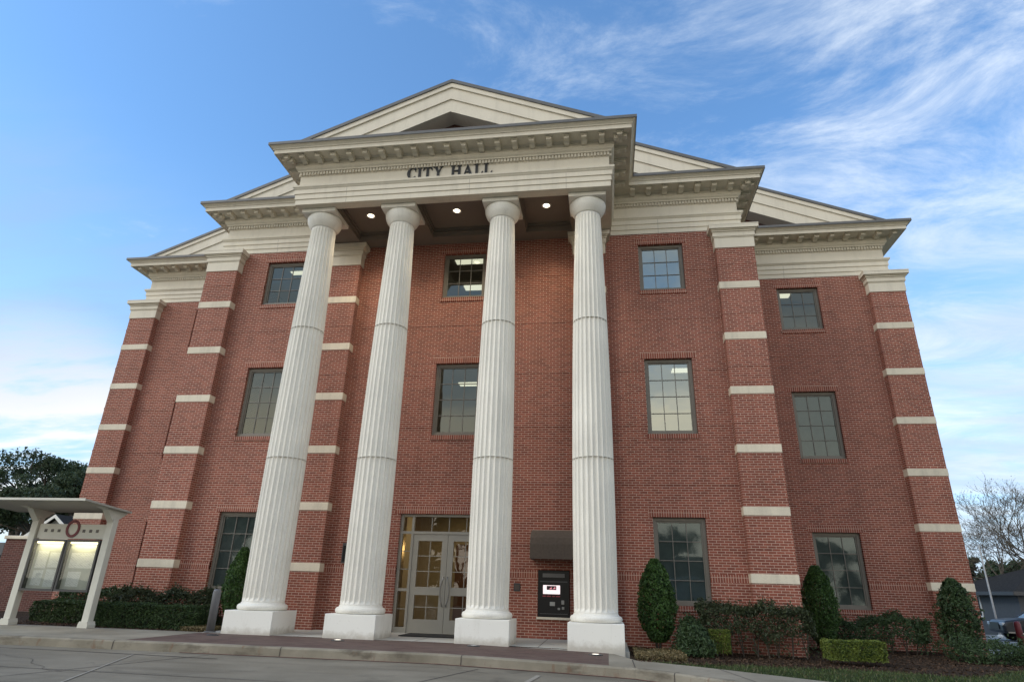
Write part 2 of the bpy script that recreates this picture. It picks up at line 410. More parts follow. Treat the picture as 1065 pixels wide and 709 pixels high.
for x0, y0 in ((-5.2, -5.6), (-.6, -5.2), (2.2, -6.0), (-3.2, -6.8)):
    P = [(x0, y0)]; an = rc.uniform(-.7, .7)
    for _ in range(26):
        an += rc.gauss(0, .35); an *= .9; P.append((P[-1][0] + .11 * math.cos(an), P[-1][1] + .11 * math.sin(an) * .7))
    strip(mb, P, .008, .0045, roadz)
struct(mb.build('road_joints', M_joint, None, False, False))
mb = MB()
strip(mb, densify([(-3.6, -4.9), (-2.0, -8.5)]), .03, .007, roadz)
strip(mb, densify([(2.62, -4.75), (2.36, -7.0)]), .07, .007, roadz)
struct(mb.build('road_marking', M_worn, None, False, False))

# pavements
t = T('pavement_concrete'); p = t.pos()
c = t.mix(t.rng(t.noise(p, 1.1, 6), .35, .65), (0.215, 0.193, 0.150), (0.30, 0.273, 0.218))
c = t.mix(t.rng(t.noise(p, 5, 5), .55, .72, 0, .5), c, (0.18, 0.165, 0.14))
t.col(c); t.bump(t.noise(p, 80, 4), .3, .005); t.set(.9, 0, .2); M_pave = t.m
# red gutter line painted at the foot of the kerb / stained kerb face
t = T('kerb_concrete'); p = t.pos()
c = t.mix(t.rng(t.noise(p, 1.6, 6), .35, .65), (0.18, 0.16, 0.122), (0.275, 0.248, 0.195))
sp = t.n('ShaderNodeSeparateXYZ'); t.l(p, sp.inputs[0])
c = t.mix(t.rng(t.noise(t.map(p, (1.2, 1, 3)), 1.4, 6, .65), .52, .66, 0, .8), c, (0.10, 0.085, 0.065))
c = t.mix(t.rng(t.noise(t.map(p, (4, 4, 1.5)), 1.8, 4, .6), .60, .70, 0, .55), c, (0.17, 0.09, 0.055))
t.col(c); t.bump(t.noise(p, 60, 4), .5, .008); t.set(.92, 0, .2); M_kerb = t.m
def offs(path, dd):
    o = []
    for i, (x, y) in enumerate(path):
        a = Vector(path[max(0, i - 1)]); b = Vector(path[min(len(path) - 1, i + 1)]); tn = (b - a).normalized(); o.append((x - tn.y * dd, y + tn.x * dd))
    return o
F2 = densify(FRONT, .35)
mb = MB(); inn = offs(F2, .16)
rows = []
for (x, y), (xi, yi) in zip(F2, inn):
    z = topz(x); wob = .004 * noise.noise(Vector((x * 2, 3, 0)))
    bv = offs([(x, y), (x + .01, y)], 0)[0]
    rows.append([(x, y - .012, roadz(x, y) - .05), (x, y + wob, z - .022), (x + (xi - x) * .14, y + (yi - y) * .14, z), (xi, yi, z)])
for a, b in zip(rows, rows[1:]):
    for k in range(3): mb.face([a[k], b[k], b[k + 1], a[k + 1]])
struct(mb.build('kerb', M_kerb, None, False, False))
mb = MB()
for i in range(6, len(F2) - 1, 8):
    (x, y), (xi, yi) = F2[i], inn[i]; z = topz(x)
    if x < -14: continue
    for a_, b_ in (((x, y - .016, roadz(x, y) - .02), (x, y - .004, z - .018)), ((x, y - .004, z - .018), (x + (xi - x) * .14, y + (yi - y) * .14, z + .003)), ((x + (xi - x) * .14, y + (yi - y) * .14, z + .003), (xi, yi, z + .003))):
        mb.face([(a_[0] - .006, a_[1], a_[2]), (a_[0] + .006, a_[1], a_[2]), (b_[0] + .006, b_[1], b_[2]), (b_[0] - .006, b_[1], b_[2])])
struct(mb.build('kerb_joints', M_joint, None, False, False))
mb = MB(); strip(mb, densify([(-3.2, -4.36), (1, -4.26), (2.9, -4.29), (3.95, -4.37), (4.46, -4.64), (5.2, -5.16), (6.6, -6.18)]), .055, .006, roadz)
struct(mb.build('gutter_stain', flat('red_kerb_paint', (0.15, 0.06, 0.045), .9, nv=.4, ns=12), None, False, False))
# left pavement + right pavement strip
mb = MB()
ip = [q for q in inn if q[0] < -4.35] + [(-4.35, -4.17)]
for a, b in zip(ip, ip[1:]): mb.face([(a[0], a[1], topz(a[0]) - .001), (b[0], b[1], topz(b[0]) - .001), (b[0], -1.95, topz(b[0]) - .001), (a[0], -1.95, topz(a[0]) - .001)])
rp = [(3.6, -4.15)] + [q for q in inn if q[0] > 3.62]
def yback(x):
    P = [(3.6, -2.0), (3.97, -2.0), (3.98, -3.05)] + BACKE[1:]
    for (a, b), (c_, d_) in zip(P, P[1:]):
        if a <= x <= c_: return b + (d_ - b) * (x - a) / max(1e-6, c_ - a)
    return P[-1][1]
for a, b in zip(rp, rp[1:]):
    mb.face([(a[0], a[1], topz(a[0]) - .001), (b[0], b[1], topz(b[0]) - .001), (b[0], yback(b[0]), topz(b[0]) - .001), (a[0], yback(a[0]), topz(a[0]) - .001)])
# edge faces of the strip against the lawn
struct(mb.build('pavement', M_pave, None, False, False))
mb = MB()
for xx in (-6.0, -8.4, -10.8): strip(mb, [(xx, -4.25), (xx, -1.97)], .012, .002, lambda x, y: topz(x))
for (a, b) in (((3.98, -4.2), (3.98, -3.05)), ((5.55, -5.2), (5.25, -3.6)), ((7.1, -6.25), (6.9, -4.6))): strip(mb, densify([a, b], .3), .014, .003, lambda x, y: topz(x))
struct(mb.build('pavement_joints', M_joint, None, False, False))
# paver strip
t = T('brick_paver'); g = t.pos()
b = t.n('ShaderNodeTexBrick'); t.l(t.map(g, (1, 1, 1)), b.inputs['Vector']); b.inputs['Scale'].default_value = 1; b.inputs['Brick Width'].default_value = .2; b.inputs['Row Height'].default_value = .1
b.inputs['Mortar Size'].default_value = .005; b.inputs['Color1'].default_value = (0.125, 0.080, 0.068, 1); b.inputs['Color2'].default_value = (0.088, 0.056, 0.048, 1); b.inputs['Mortar'].default_value = (0.11, 0.085, 0.07, 1)
c = t.mix(t.rng(t.noise(g, 1.5, 5), .4, .7, 0, .5), b.outputs['Color'], (0.15, 0.115, 0.095)); t.col(c); t.bump(b.outputs['Fac'], -.4, .004); t.set(.9, 0, .2)
mb = MB(); ip = [(-4.35, -4.17)] + [q for q in inn if -4.35 < q[0] < 3.6] + [(3.6, -4.15)]
for a, bb in zip(ip, ip[1:]): mb.face([(a[0], a[1], topz(a[0])), (bb[0], bb[1], topz(bb[0])), (bb[0], -2.08, topz(bb[0])), (a[0], -2.08, topz(a[0]))])
struct(mb.build('paver_path', t.m, None, False, False))
mb = MB()
for a, bb in zip(fr(-4.35, 3.97, .5), fr(-4.35, 3.97, .5)[1:]):
    mb.face([(a, -2.08, topz(a) * .5 + .004), (bb, -2.08, topz(bb) * .5 + .004), (bb, .35, .006), (a, .35, .006)])
mb.face([(3.97, -2.08, -.4), (3.97, .0, -.4), (3.97, .0, .006), (3.97, -2.08, topz(3.97) * .5 + .004)]); mb.face([(-4.35, -2.08, -.4), (-4.35, 0, -.4), (-4.35, 0, .006), (-4.35, -2.08, .004)]); mb.face([(-4.35, -2.08, -.4), (3.97, -2.08, -.4), (3.97, -2.08, topz(3.97) * .5 + .004), (-4.35, -2.08, .004)])
struct(mb.build('porch_floor', M_porch, None, False, False))
mb = MB()
for xx in (-2.33, 0.0, 2.33): strip(mb, [(xx, -2.07), (xx, -.02)], .012, .008, lambda x, y: topz(x) * .5 * min(1, -y / 2))
struct(mb.build('porch_joints', M_joint, None, False, False))

# beds and lawn
t = T('mulch'); p = t.pos()
c = t.mix(t.rng(t.noise(p, 28, 4, .7), .4, .65), (0.022, 0.015, 0.010), (0.085, 0.060, 0.042)); t.col(c); t.bump(t.noise(p, 40, 5, .7), 1, .03); t.set(.95, 0, .1); M_mulch = t.m
t = T('lawn_ground'); p = t.pos()
c = t.mix(t.rng(t.noise(p, 1.2, 5), .35, .65), (0.022, 0.038, 0.012), (0.048, 0.065, 0.022))
c = t.mix(t.rng(t.noise(p, 3.2, 5), .6, .72, 0, .6), c, (0.11, 0.085, 0.05)); t.col(c); t.bump(t.noise(p, 90, 4, .7), .9, .02); t.set(.95, 0, .1); M_lawn = t.m
def bedz(x, y): return topz(x) - .015 + .03 * noise.noise(Vector((x * 1.7, y * 1.7, 2))) + .012 * noise.noise(Vector((x * 7, y * 7, 5)))
def lawnz(x, y): return topz(x) - .012 + .015 * noise.noise(Vector((x * .8, y * .8, 9)))
def bed_edge(x):      # front edge of the right-hand mulch bed
    return -2.75 + .35 * math.sin(x * 1.1) + (0.9 * max(0, min(1, (x - 8.9) / 1.0)) + .9 * max(0, min(1, (x - 9.6) / 1.4)))
def strip_back(x): return yback(x) + .0
struct(grid_sheet('mulch_bed_left', fr(-30, -13, 1) + fr(-13, -4.35, .15)[1:], fr(-1.96, 2.9, .15), bedz, M_mulch, lambda x, y: x < -7.1 or y < .1))
struct(grid_sheet('mulch_bed_right', fr(3.97, 12.6, .1), fr(-4.3, 2.95, .1), bedz, M_mulch, lambda x, y: y > bed_edge(x) and (x > 7 or y < .1) and y > strip_back(x)))
struct(grid_sheet('lawn', fr(3.97, 15.5, .15) + fr(15.5, 60, 3)[1:], fr(-9.6, 6.1, .15), lawnz, M_lawn, lambda x, y: (y <= bed_edge(x) + .15 or x > 12.4) and y > (strip_back(x) + .02)))
# car park and street on the far right
t = T('lot_concrete'); p = t.pos(); t.col(t.mix(t.rng(t.noise(p, .8, 6), .35, .65), (0.22, 0.215, 0.2), (0.33, 0.32, 0.3))); t.set(.9, 0, .2)
struct(grid_sheet('car_park', fr(15.4, 60, 3), fr(6, 27, 3), lambda x, y: -.58, t.m))
mb = MB(); mb.face([(12.9, 2.2, topz(12.9) + .012), (15.6, 3.2, topz(15.6) + .012), (15.5, 4.1, topz(15.5) + .012), (12.7, 3.1, topz(12.7) + .012)])
mb.face([(15.6, 3.2, topz(15.6) + .012), (30, 9, -.50), (29.6, 10.1, -.50), (15.5, 4.1, topz(15.5) + .012)])
struct(mb.build('footpath', M_pave, None, False, False))

# ================================================================== CITY HALL
S_E = 9.806; S_T = 11.295          # underside and top of the entablature
hall = empty('city_hall', 'three storey red brick city hall with four white columns and cream pediments', 'building', (0, 0, 0))
MX, OX, OY, PX, PY = 7.29, 12.0, 2.914, 3.947, -2.244
FL = {'g': (0.737, 2.54), 'u': (4.418, 6.288), 't': (8.15, 9.494)}
def wall(name, axis, pos, a0, a1, z0, z1, holes, depth, outward, mat=M_brick, parent=hall):
    """wall sheet with openings and their reveals; axis 'y': plane y=pos running along x. outward = -1 when the outside is towards -y"""
    mb = MB()
    us = sorted({a0, a1} | {h[0] for h in holes} | {h[1] for h in holes}); zs = sorted({z0, z1} | {h[2] for h in holes} | {h[3] for h in holes})
    P = (lambda u, z, d: (u, pos - outward * d, z)) if axis == 'y' else (lambda u, z, d: (pos - outward * d, u, z))
    for u0, u1 in zip(us, us[1:]):
        for q0, q1 in zip(zs, zs[1:]):
            if any(h[0] <= u0 and u1 <= h[1] and h[2] <= q0 and q1 <= h[3] for h in holes): continue
            for d in (0, .3): mb.face([P(u0, q0, d), P(u1, q0, d), P(u1, q1, d), P(u0, q1, d)])
    for h in holes:
        u0, u1, q0, q1 = h
        for e in (((u0, q0), (u1, q0)), ((u1, q0), (u1, q1)), ((u1, q1), (u0, q1)), ((u0, q1), (u0, q0))):
            mb.face([P(*e[0], 0), P(*e[1], 0), P(*e[1], .3), P(*e[0], .3)])
    return mb.build(name, mat, parent, False, False)
mid_x = (4.650, 5.787); out_x = (8.826, 9.982); cen_x = (-.585, .585)
holes = [(a, b, *FL[k]) for (a, b) in ((mid_x[0], mid_x[1]), (-mid_x[1], -mid_x[0])) for k in FL] + [(*cen_x, *FL['u']), (*cen_x, *FL['t']), (-1.165, 1.165, 0.0, 2.545), (2.10, 2.80, .43, 1.38)]
wall('front_wall', 'y', 0, -MX, MX, -.5, S_E + .02, holes, .3, -1)
for sgn in (1, -1):
    hs = [((out_x[0]) * sgn, out_x[1] * sgn, *FL[k]) for k in FL]; hs = [(min(h[0], h[1]), max(h[0], h[1]), h[2], h[3]) for h in hs]
    wall('wing_wall', 'y', OY, min(MX * sgn, OX * sgn), max(MX * sgn, OX * sgn), -.5, S_E + .02, hs, .3, -1)
    wall('return_wall', 'x', MX * sgn, 0, OY, -.5, S_E + .02, [], .3, sgn)
    sw = [(y, y + 1.15, *FL[k]) for y in (6.5, 10.5, 14.5) for k in FL]
    wall('side_wall', 'x', OX * sgn, OY, 19, -.5, S_E + .02, sw, .3, sgn)
wall('rear_wall', 'y', 19, -OX, OX, -.5, S_E + .02, [], .3, 1)

# brick details that are laid a little proud: belt courses and soldier courses
def proud(mb, x0, x1, z0, z1, y, p=.004, depth=.05): mb.box(x0, x1, y - p, y + depth, z0, z1)
ZB0, BS = 8.016, 1.36                 # underside of the top stone band, spacing of the bands

class Pieces:
    def __init__(s, name, mat): s.a = (name, mat)
    def box(s, *a): m = MB(); m.box(*a); m.build(s.a[0], s.a[1], hall)
mbs = Pieces('soldier_course', M_soldier); mbb = Pieces('belt_course', M_brick)
def span_minus(a, b, cuts):
    segs = [(a, b)]
    for c0, c1 in cuts:
        o = []
        for s0, s1 in segs:
            if c1 <= s0 or c0 >= s1: o.append((s0, s1))
            else:
                if s0 < c0: o.append((s0, c0))
                if c1 < s1: o.append((c1, s1))
        segs = o
    return segs
def cuts_at(z0, z1, hh): return [(h[0], h[1]) for h in hh if h[2] < z1 + .001 and h[3] > z0 - .001]
allh = holes
pil = [(6.574, 7.6), (2.907, 3.84)]
pilc = [(a, b) for a, b in pil] + [(-b, -a) for a, b in pil]
for k in range(6):
    zc = ZB0 - BS * k + BS / 2 + .02
    for z0, z1, tgt in (((zc - .027, zc + .027, mbb)),):
        for a, b in span_minus(-MX, MX, cuts_at(z0, z1, allh) + pilc): tgt.box(a, b, -.008, .05, z0, z1)
        for s_ in (1, -1):
            hs = [(min(h[0] * s_, h[1] * s_), max(h[0] * s_, h[1] * s_), h[2], h[3]) for h in [(out_x[0], out_x[1], *FL[q]) for q in FL]]
            for a, b in span_minus(min(MX * s_, 11.3 * s_), max(MX * s_, 11.3 * s_), cuts_at(z0, z1, hs)): tgt.box(a, b, OY - .008, OY + .05, z0, z1)
zz0, zz1 = 1.216, 1.375
for a, b in span_minus(-MX, MX, cuts_at(zz0, zz1, allh) + pilc): mbs.box(a, b, -.004, .05, zz0, zz1)
for s_ in (1, -1):
    for a, b in span_minus(min(MX * s_, 11.3 * s_), max(MX * s_, 11.3 * s_), [(min(out_x[0] * s_, out_x[1] * s_), max(out_x[0] * s_, out_x[1] * s_))]): mbs.box(a, b, OY - .004, OY + .05, zz0, zz1)
def wtrim(x0, x1, z0, z1, y):
    mbs.box(x0 - .1, x1 + .1, y - .008, y + .04, z1 + .002, z1 + .160)
    mbs.box(x0 - .02, x1 + .02, y - .022, y + .04, z0 - .11, z0 - .002)
for (a, b) in (mid_x, (-mid_x[1], -mid_x[0])):
    for k in FL: wtrim(a, b, *FL[k], 0)
for k in ('u', 't'): wtrim(*cen_x, *FL[k], 0)
mbs.box(-1.3, 1.3, -.008, .04, 2.55, 2.71)
for s_ in (1, -1):
    for k in FL: wtrim(min(out_x[0] * s_, out_x[1] * s_), max(out_x[0] * s_, out_x[1] * s_), *FL[k], OY)

# pilasters
CAPZ = 9.159
def pilaster(x0, x1, y0, y1):
    mb = MB(); mb.box(x0, x1, y0, y1, -.5, CAPZ + .02)
    p = mb.build('pilaster', M_brick, hall)
    for k in range(6):
        z = ZB0 - BS * k; m = MB(); m.box(x0 - .012, x1 + .012, y0 - .012, y1, z, z + .182, bev=.006); m.build('stone_band', M_stone, p)
    for k in range(6):
        m = MB(); zc = ZB0 - BS * k + BS / 2 + .02; m.box(x0 - .007, x1 + .007, y0 - .007, y1, zc - .027, zc + .027); m.build('belt_course', M_brick, p)
    m = MB()
    for o, a, b in ((.02, CAPZ, 9.45), (.035, 9.45, 9.475), (.05, 9.475, 9.60), (.075, 9.60, 9.64), (.10, 9.64, 9.67), (.14, 9.67, 9.765)):
        m.box(x0 - o, x1 + o, y0 - o, y1 + .05, a, b - .001)
    m.box(x0 - .145, x1 + .145, y0 - .145, y1 + .05, 9.765, 9.79)
    m.build('pilaster_capital', M_trim, p)
for s_ in (1, -1):
    pilaster(*sorted((6.574 * s_, 7.508 * s_)), -.222, .72)
    pilaster(*sorted((11.307 * s_, 12.244 * s_)), OY - .222, OY + .72)
    pilaster(*((-3.84, -2.907) if s_ < 0 else (2.965, 3.775)), -.222, .15)

# entablature swept round the front
PROF = [(-.28, 9.81), (0, 9.81), (0, 9.955), (.022, 9.96), (.022, 10.10), (.045, 10.105), (.045, 10.225), (.06, 10.24), (.075, 10.265), (.095, 10.285), (.10, 10.334), (.04, 10.345), (-.02, 10.355),
        (-.02, 10.655), (-.01, 10.665), (-.01, 10.77), (.045, 10.775), (.05, 10.81), (.085, 10.84), (.105, 10.875), (.11, 10.88), (.11, 11.02), (.14, 11.03), (.16, 11.05), (.50, 11.05), (.50, 11.03), (.515, 11.03), (.515, 11.135), (.535, 11.14), (.545, 11.165), (.60, 11.215), (.622, 11.22)]
GUT = [(.622, 11.22), (.640, 11.222), (.640, 11.30), (.60, 11.31), (-.3, 11.33)]
PATH = [(-OX, 19), (-OX, OY), (-MX, OY), (-MX, 0), (-PX, 0), (-PX, PY), (PX, PY), (PX, 0), (MX, 0), (MX, OY), (OX, OY), (OX, 19)]
def dirs(i):
    a = Vector(PATH[i]); b = Vector(PATH[i + 1]); return (b - a).normalized()
def corner(i, off):
    # outside lies to the right of the walking direction
    def nrm(d_): return Vector((d_.y, -d_.x))
    if i == 0: n1 = n2 = nrm(dirs(0))
    elif i == len(PATH) - 1: n1 = n2 = nrm(dirs(i - 1))
    else: n1, n2 = nrm(dirs(i - 1)), nrm(dirs(i))
    m = (n1 + n2); m = m / m.length_squared * 2 if n1 != n2 else n1
    return Vector(PATH[i]) + m * off
def sweep(prof, name, mat, parent):
    mb = MB(); n = len(prof)
    for i in range(len(PATH)):
        for o, z in prof:
            c_ = corner(i, o); mb.v.append((c_.x, c_.y, z))
    for i in range(len(PATH) - 1):
        for j in range(n - 1):
            mb.f.append((i * n + j, (i + 1) * n + j, (i + 1) * n + j + 1, i * n + j + 1)); mb.mi.append(0)
    return mb.build(name, mat, parent, False, False)
ent = sweep(PROF, 'entablature', M_trim, hall)
sweep(GUT, 'gutter', M_flash, ent)
# vertical panel joints in the painted casing
M_caulk = flat('joint_caulk', (.50, .48, .44), .8)
M_seam = flat('trim_seam', (.30, .28, .235), .8)
for x, yb_ in ((-2.6, PY), (.55, PY), (2.9, PY), (-5.6, 0), (5.2, 0), (-9.6, OY), (9.1, OY)):
    mj = MB()
    for of_, a_, b_ in ((0, 9.815, 9.953), (.022, 9.962, 10.098), (.045, 10.107, 10.223)): mj.box(x - .004, x + .004, yb_ - of_ - .0012, yb_ - of_ + .02, a_, b_)
    mj.build('panel_joint', M_seam, ent)
# dentils and modillions
mbd = MB(); runs = [(1, -1), (2, 1), (3, -1), (4, 1), (5, -1), (6, 1), (7, -1), (8, 1), (9, -1), (0, -1), (10, -1)]
for i in range(1, len(PATH) - 2):
    a = corner(i, 0); b = corner(i + 1, 0); dv = dirs(i); nr = Vector((dv.y, -dv.x)); L = (b - a).length; k = int(L / .078)
    for q in range(k):
        c_ = a + dv * ((q + .5) * L / k)
        p0 = c_ + nr * -.02; p1 = c_ + nr * .040
        x0, x1 = sorted((p0.x, p1.x)); y0, y1 = sorted((p0.y, p1.y))
        if abs(dv.x) > .5: x0 -= .024; x1 += .024
        else: y0 -= .024; y1 += .024
        mbd.box(x0, x1, y0, y1, 10.68, 10.762)
mbd.build('dentil_course', M_trim, ent)
mm = MB()
prof = [(.10, 10.945), (.15, 10.93), (.20, 10.935), (.25, 10.965), (.31, 10.975), (.36, 10.955), (.395, 10.96), (.405, 10.99), (.405, 11.012), (.10, 11.012)]
mm.prism(prof, 'x', -.062, .062); mm.prism([(.09, 11.013), (.435, 11.013), (.435, 11.051), (.09, 11.051)], 'x', -.08, .08)
mod = mm.build('modillion', M_trim, ent)
first = True
def put_mod(c_, nr):
    global first
    o = mod if first else mod.copy()
    if not first: col.objects.link(o)
    first = False
    o.parent = ent; o.location = (c_.x, c_.y, 0); o.rotation_euler = (0, 0, math.atan2(nr.y, nr.x) - math.pi / 2)
for i in (2, 3, 4, 5, 6, 7, 8, 1, 9):
    dv = dirs(i); nr = Vector((dv.y, -dv.x)); a, b = Vector(PATH[i]), Vector(PATH[i + 1])
    convex_a = dirs(i - 1).cross(dv) > 0; convex_b = dv.cross(dirs(i + 1)) > 0
    # outward corners carry a modillion beyond the corner, inward corners keep clear
    s0 = -.24 if convex_a else .62; L = (b - a).length; s1 = L + .24 if convex_b else L - .62
    k = max(1, round((s1 - s0) / .415))
    for q in range(k + 1): put_mod(a + dv * (s0 + (s1 - s0) * q / k), nr)

# lettering CITY HALL in bronze serif capitals
def letter_polys(ch):
    st, th, sf = .22, .07, .055     # thick, thin, serif height, in units of cap height
    P = []
    def rect(x0, x1, y0, y1): P.append([(x0, y0), (x1, y0), (x1, y1), (x0, y1)])
    def serif(xc, wd, y):
        y0, y1 = (0, sf) if y == 0 else (1 - sf, 1); rect(xc - wd / 2, xc + wd / 2, y0, y1)
    def stem(xc, w_): rect(xc - w_ / 2, xc + w_ / 2, sf * .9, 1 - sf * .9)
    if ch == 'I': stem(.2, st); serif(.2, .42, 0); serif(.2, .42, 1); wdt = .42
    elif ch == 'H': stem(.2, st); stem(.78, st); [serif(a, .40, b) for a in (.2, .78) for b in (0, 1)]; rect(.25, .73, .46, .55); wdt = .98
    elif ch == 'L': stem(.2, st); serif(.2, .42, 1); rect(0, .74, 0, .07); P.append([(.74, 0), (.78, .30), (.74, .30), (.58, .06), (.6, 0)]); wdt = .76
    elif ch == 'T': stem(.42, st); serif(.42, .42, 0); rect(.02, .82, .93, 1); P.append([(0, .72), (.04, .72), (.17, .94), (.14, 1), (.02, 1)]); P.append([(.84, .72), (.80, .72), (.67, .94), (.70, 1), (.82, 1)]); wdt = .84
    elif ch == 'Y':
        P.append([(.10, 1), (.34, 1), (.58, .5), (.58, .40), (.36, .40), (.36, .46)]); P.append([(.82, 1), (.74, 1), (.46, .5), (.54, .42), (.57, .48)])
        rect(.36, .58, sf, .45); serif(.47, .42, 0); serif(.2, .40, 1); serif(.79, .30, 1); wdt = .92
    elif ch == 'A':
        P.append([(.42, 1), (.52, 1), (.90, .04), (.64, .04), (.40, .78)]); P.append([(.42, 1), (.47, .9), (.20, .04), (.11, .04)])
        rect(.24, .66, .28, .36); serif(.16, .34, 0); serif(.78, .42, 0); wdt = .98
    elif ch == 'C':
        n = 22; o = []; i_ = []
        for q in range(n + 1):
            a = R(48 + (312 - 48) * q / n); thick = .06 + .17 * max(0, -math.cos(a)) ** 1.2
            o.append((.47 + .47 * math.cos(a), .5 + .51 * math.sin(a))); i_.append((.50 + (.47 - thick) * math.cos(a), .5 + (.51 - .055 - .03 * abs(math.cos(a))) * math.sin(a)))
        for q in range(n): P.append([o[q], o[q + 1], i_[q + 1], i_[q]])
        rect(.76, .81, .68, .97); rect(.77, .80, .05, .2); wdt = .86
    return P, wdt
mbL = MB(); HC = .312; xs = 0; seq = 'CITY HALL'; adv = []
for ch in seq:
    if ch == ' ': xs += .62; continue
    P, wdt = letter_polys(ch); adv.append((xs, P)); xs += wdt + .10
tot = xs - .10; sx_ = 2.16 / tot
for k_, (x, P) in enumerate(adv):
    mbL = MB()
    for q_, poly in enumerate(P): mbL.prism([(-1.07 + (x + u) * sx_, 10.372 + v * HC) for u, v in poly], 'y', PY - .012 - .0012 * q_, PY + .03)
    mbL.build('letter', M_letter, ent)

# portico ceiling with coffers
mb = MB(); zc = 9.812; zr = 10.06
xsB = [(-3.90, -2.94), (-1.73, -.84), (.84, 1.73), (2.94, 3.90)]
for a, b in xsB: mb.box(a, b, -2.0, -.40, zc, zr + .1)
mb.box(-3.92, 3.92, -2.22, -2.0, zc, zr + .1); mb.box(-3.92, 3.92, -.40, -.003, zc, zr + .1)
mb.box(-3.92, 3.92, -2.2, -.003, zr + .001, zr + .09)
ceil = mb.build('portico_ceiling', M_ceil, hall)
for (a0, a1) in ((-2.94, -1.73), (-.84, .84), (1.73, 2.94)):
    mt = MB()
    for z0, z1, o in ((9.92, 9.945, .03), (10.02, 10.06, .05)):
        mt.box(a0, a0 + o, -2.0, -.40, z0, z1); mt.box(a1 - o, a1, -2.0, -.40, z0, z1); mt.box(a0 + o, a1 - o, -.40 - o, -.40, z0, z1); mt.box(a0 + o, a1 - o, -2.0, -2.0 + o, z0, z1)
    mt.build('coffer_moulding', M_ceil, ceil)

# pediments and roofs
SL = .412
def pediment(W, yf, yb, tymp):
    za = 11.31 + SL * W
    root_mb = MB()
    tiers = [(0.085, .22, 0.012), (.22, .575, .050), (.575, .955, .085)]
    def chev(t0, t1, y0, y1, mb, Wd):
        def pts(t_):
            return [(-(za - t_ - 11.31) / SL, 11.31), (0, za - t_), ((za - t_ - 11.31) / SL, 11.31)]
        A, B = pts(t0), pts(t1)
        mb.prism([A[0], A[1], B[1], B[0]], 'y', y0, y1); mb.prism([A[1], A[2], B[2], B[1]], 'y', y0, y1)
    for t0, t1, rec in tiers: chev(t0, t1 + (.0), yf + rec, yf + .58, root_mb, W)
    ped = root_mb.build('pediment', M_trim, hall)
    g = MB(); chev(-.012, .083, yf - .018, yf + .2, g, W); g.build('rake_gutter', M_flash, ped)
    ty = MB(); t_ = .9; h = za - t_
    ty.prism([(-(h - 11.31) / SL, 11.31), (0, h), ((h - 11.31) / SL, 11.31)], 'y', yf + .56, yf + .7); ty.build('tympanum', M_brick_dark if tymp == 'dark' else M_brick, ped)  # shade of the recess is put into the tympanum's colour by the darker brick
    rf = MB()
    zq = za - .02
    A = [(-(zq - 11.31) / SL, 11.312), (0, zq), ((zq - 11.31) / SL, 11.312)]
    rf.face([(A[0][0], yf + .2, A[0][1]), (A[1][0], yf + .2, A[1][1]), (A[1][0], yb, A[1][1]), (A[0][0], yb, A[0][1])]); rf.face([(A[1][0], yf + .2, A[1][1]), (A[2][0], yf + .2, A[2][1]), (A[2][0], yb, A[2][1]), (A[1][0], yb, A[1][1])])
    rf.build('roof', M_flash, ped)
OV = .634; SB = .251
pediment(PX + OV - SB, PY - OV + SB, .3, 'dark'); pediment(MX + OV - SB, 0 - OV + SB, 3.2, 'dark'); pediment(OX + OV - SB, OY - OV + SB, 19.4, 'dark')

# columns
def column(cx, cy=-1.62):
    c_ = empty('column', None, None, (cx, cy, 0)); c_.parent = hall
    m = MB(); m.box(-.512, .512, -.512, .512, -.12, .425, bev=.006); m.build('plinth', M_plinth, c_)
    m = MB(); pr = [(.40, .426), (.46, .43), (.485, .45), (.495, .485), (.485, .52), (.46, .54), (.432, .548), (.432, .56), (.418, .575)]; m.lathe(pr, 0, 0, 48); m.build('column_base', M_column, c_, True)
    # fluted shaft
    m = MB(); nf = 24; sub = 10; zs = [.575, .60, .63] + [.66 + (9.20 - .66) * i / 16 for i in range(17)] + [9.24, 9.29, 9.33]
    z0_, z1_ = .575, 9.37; seg = nf * sub; k = 0; rows = []
    for z in zs + [9.37]:
        tt = (z - z0_) / (z1_ - z0_); rad = (.415 + .09 * tt - .203 * tt * tt)
        dep = .040 * (1 if .64 < z < 9.26 else (max(0, (z - .60) / .06) if z < .7 else max(0, (9.35 - z) / .08)))
        dep = min(.040, dep)
        for i in range(seg):
            a = 2 * math.pi * i / seg; ph = (i % sub) / sub
            fl = 0 if ph < .15 else math.sin(math.pi * min(1, (ph - .1) / .9)) ** .55
            rr = rad - dep * fl * (1 - .1 * tt); m.v.append((rr * math.cos(a), rr * math.sin(a), z))
    nr_ = len(zs) + 1
    for j in range(nr_ - 1):
        for i in range(seg):
            i2 = (i + 1) % seg; m.f.append((j * seg + i, j * seg + i2, (j + 1) * seg + i2, (j + 1) * seg + i)); m.mi.append(0)
    sh = m.build('shaft', M_column, c_, False)
    m = MB()
    for z in (3.49, 6.58):
        tt = (z - z0_) / (z1_ - z0_); rad = (.415 + .09 * tt - .203 * tt * tt)
        m.lathe([(rad - .05, z - .003), (rad + .0006, z - .003), (rad + .0006, z + .003), (rad - .05, z + .003)], 0, 0, 80)
    m.build('shaft_joint', M_caulk, sh)
    m = MB(); m.lathe([(.25, 9.365), (.306, 9.365), (.306, 9.378), (.25, 9.378)], 0, 0, 64); m.build('neck_ring', M_caulk, c_)
    m = MB(); m.lathe([(.290, 9.378), (.314, 9.382), (.327, 9.40), (.356, 9.44), (.392, 9.49), (.418, 9.55), (.434, 9.61), (.438, 9.65), (.430, 9.69), (.41, 9.704)], 0, 0, 64)
    m.build('echinus', M_column, c_, True)
    m = MB(); m.box(-.4425, .4425, -.4425, .4425, 9.704, 9.806, bev=.006); m.build('abacus', M_column, c_)
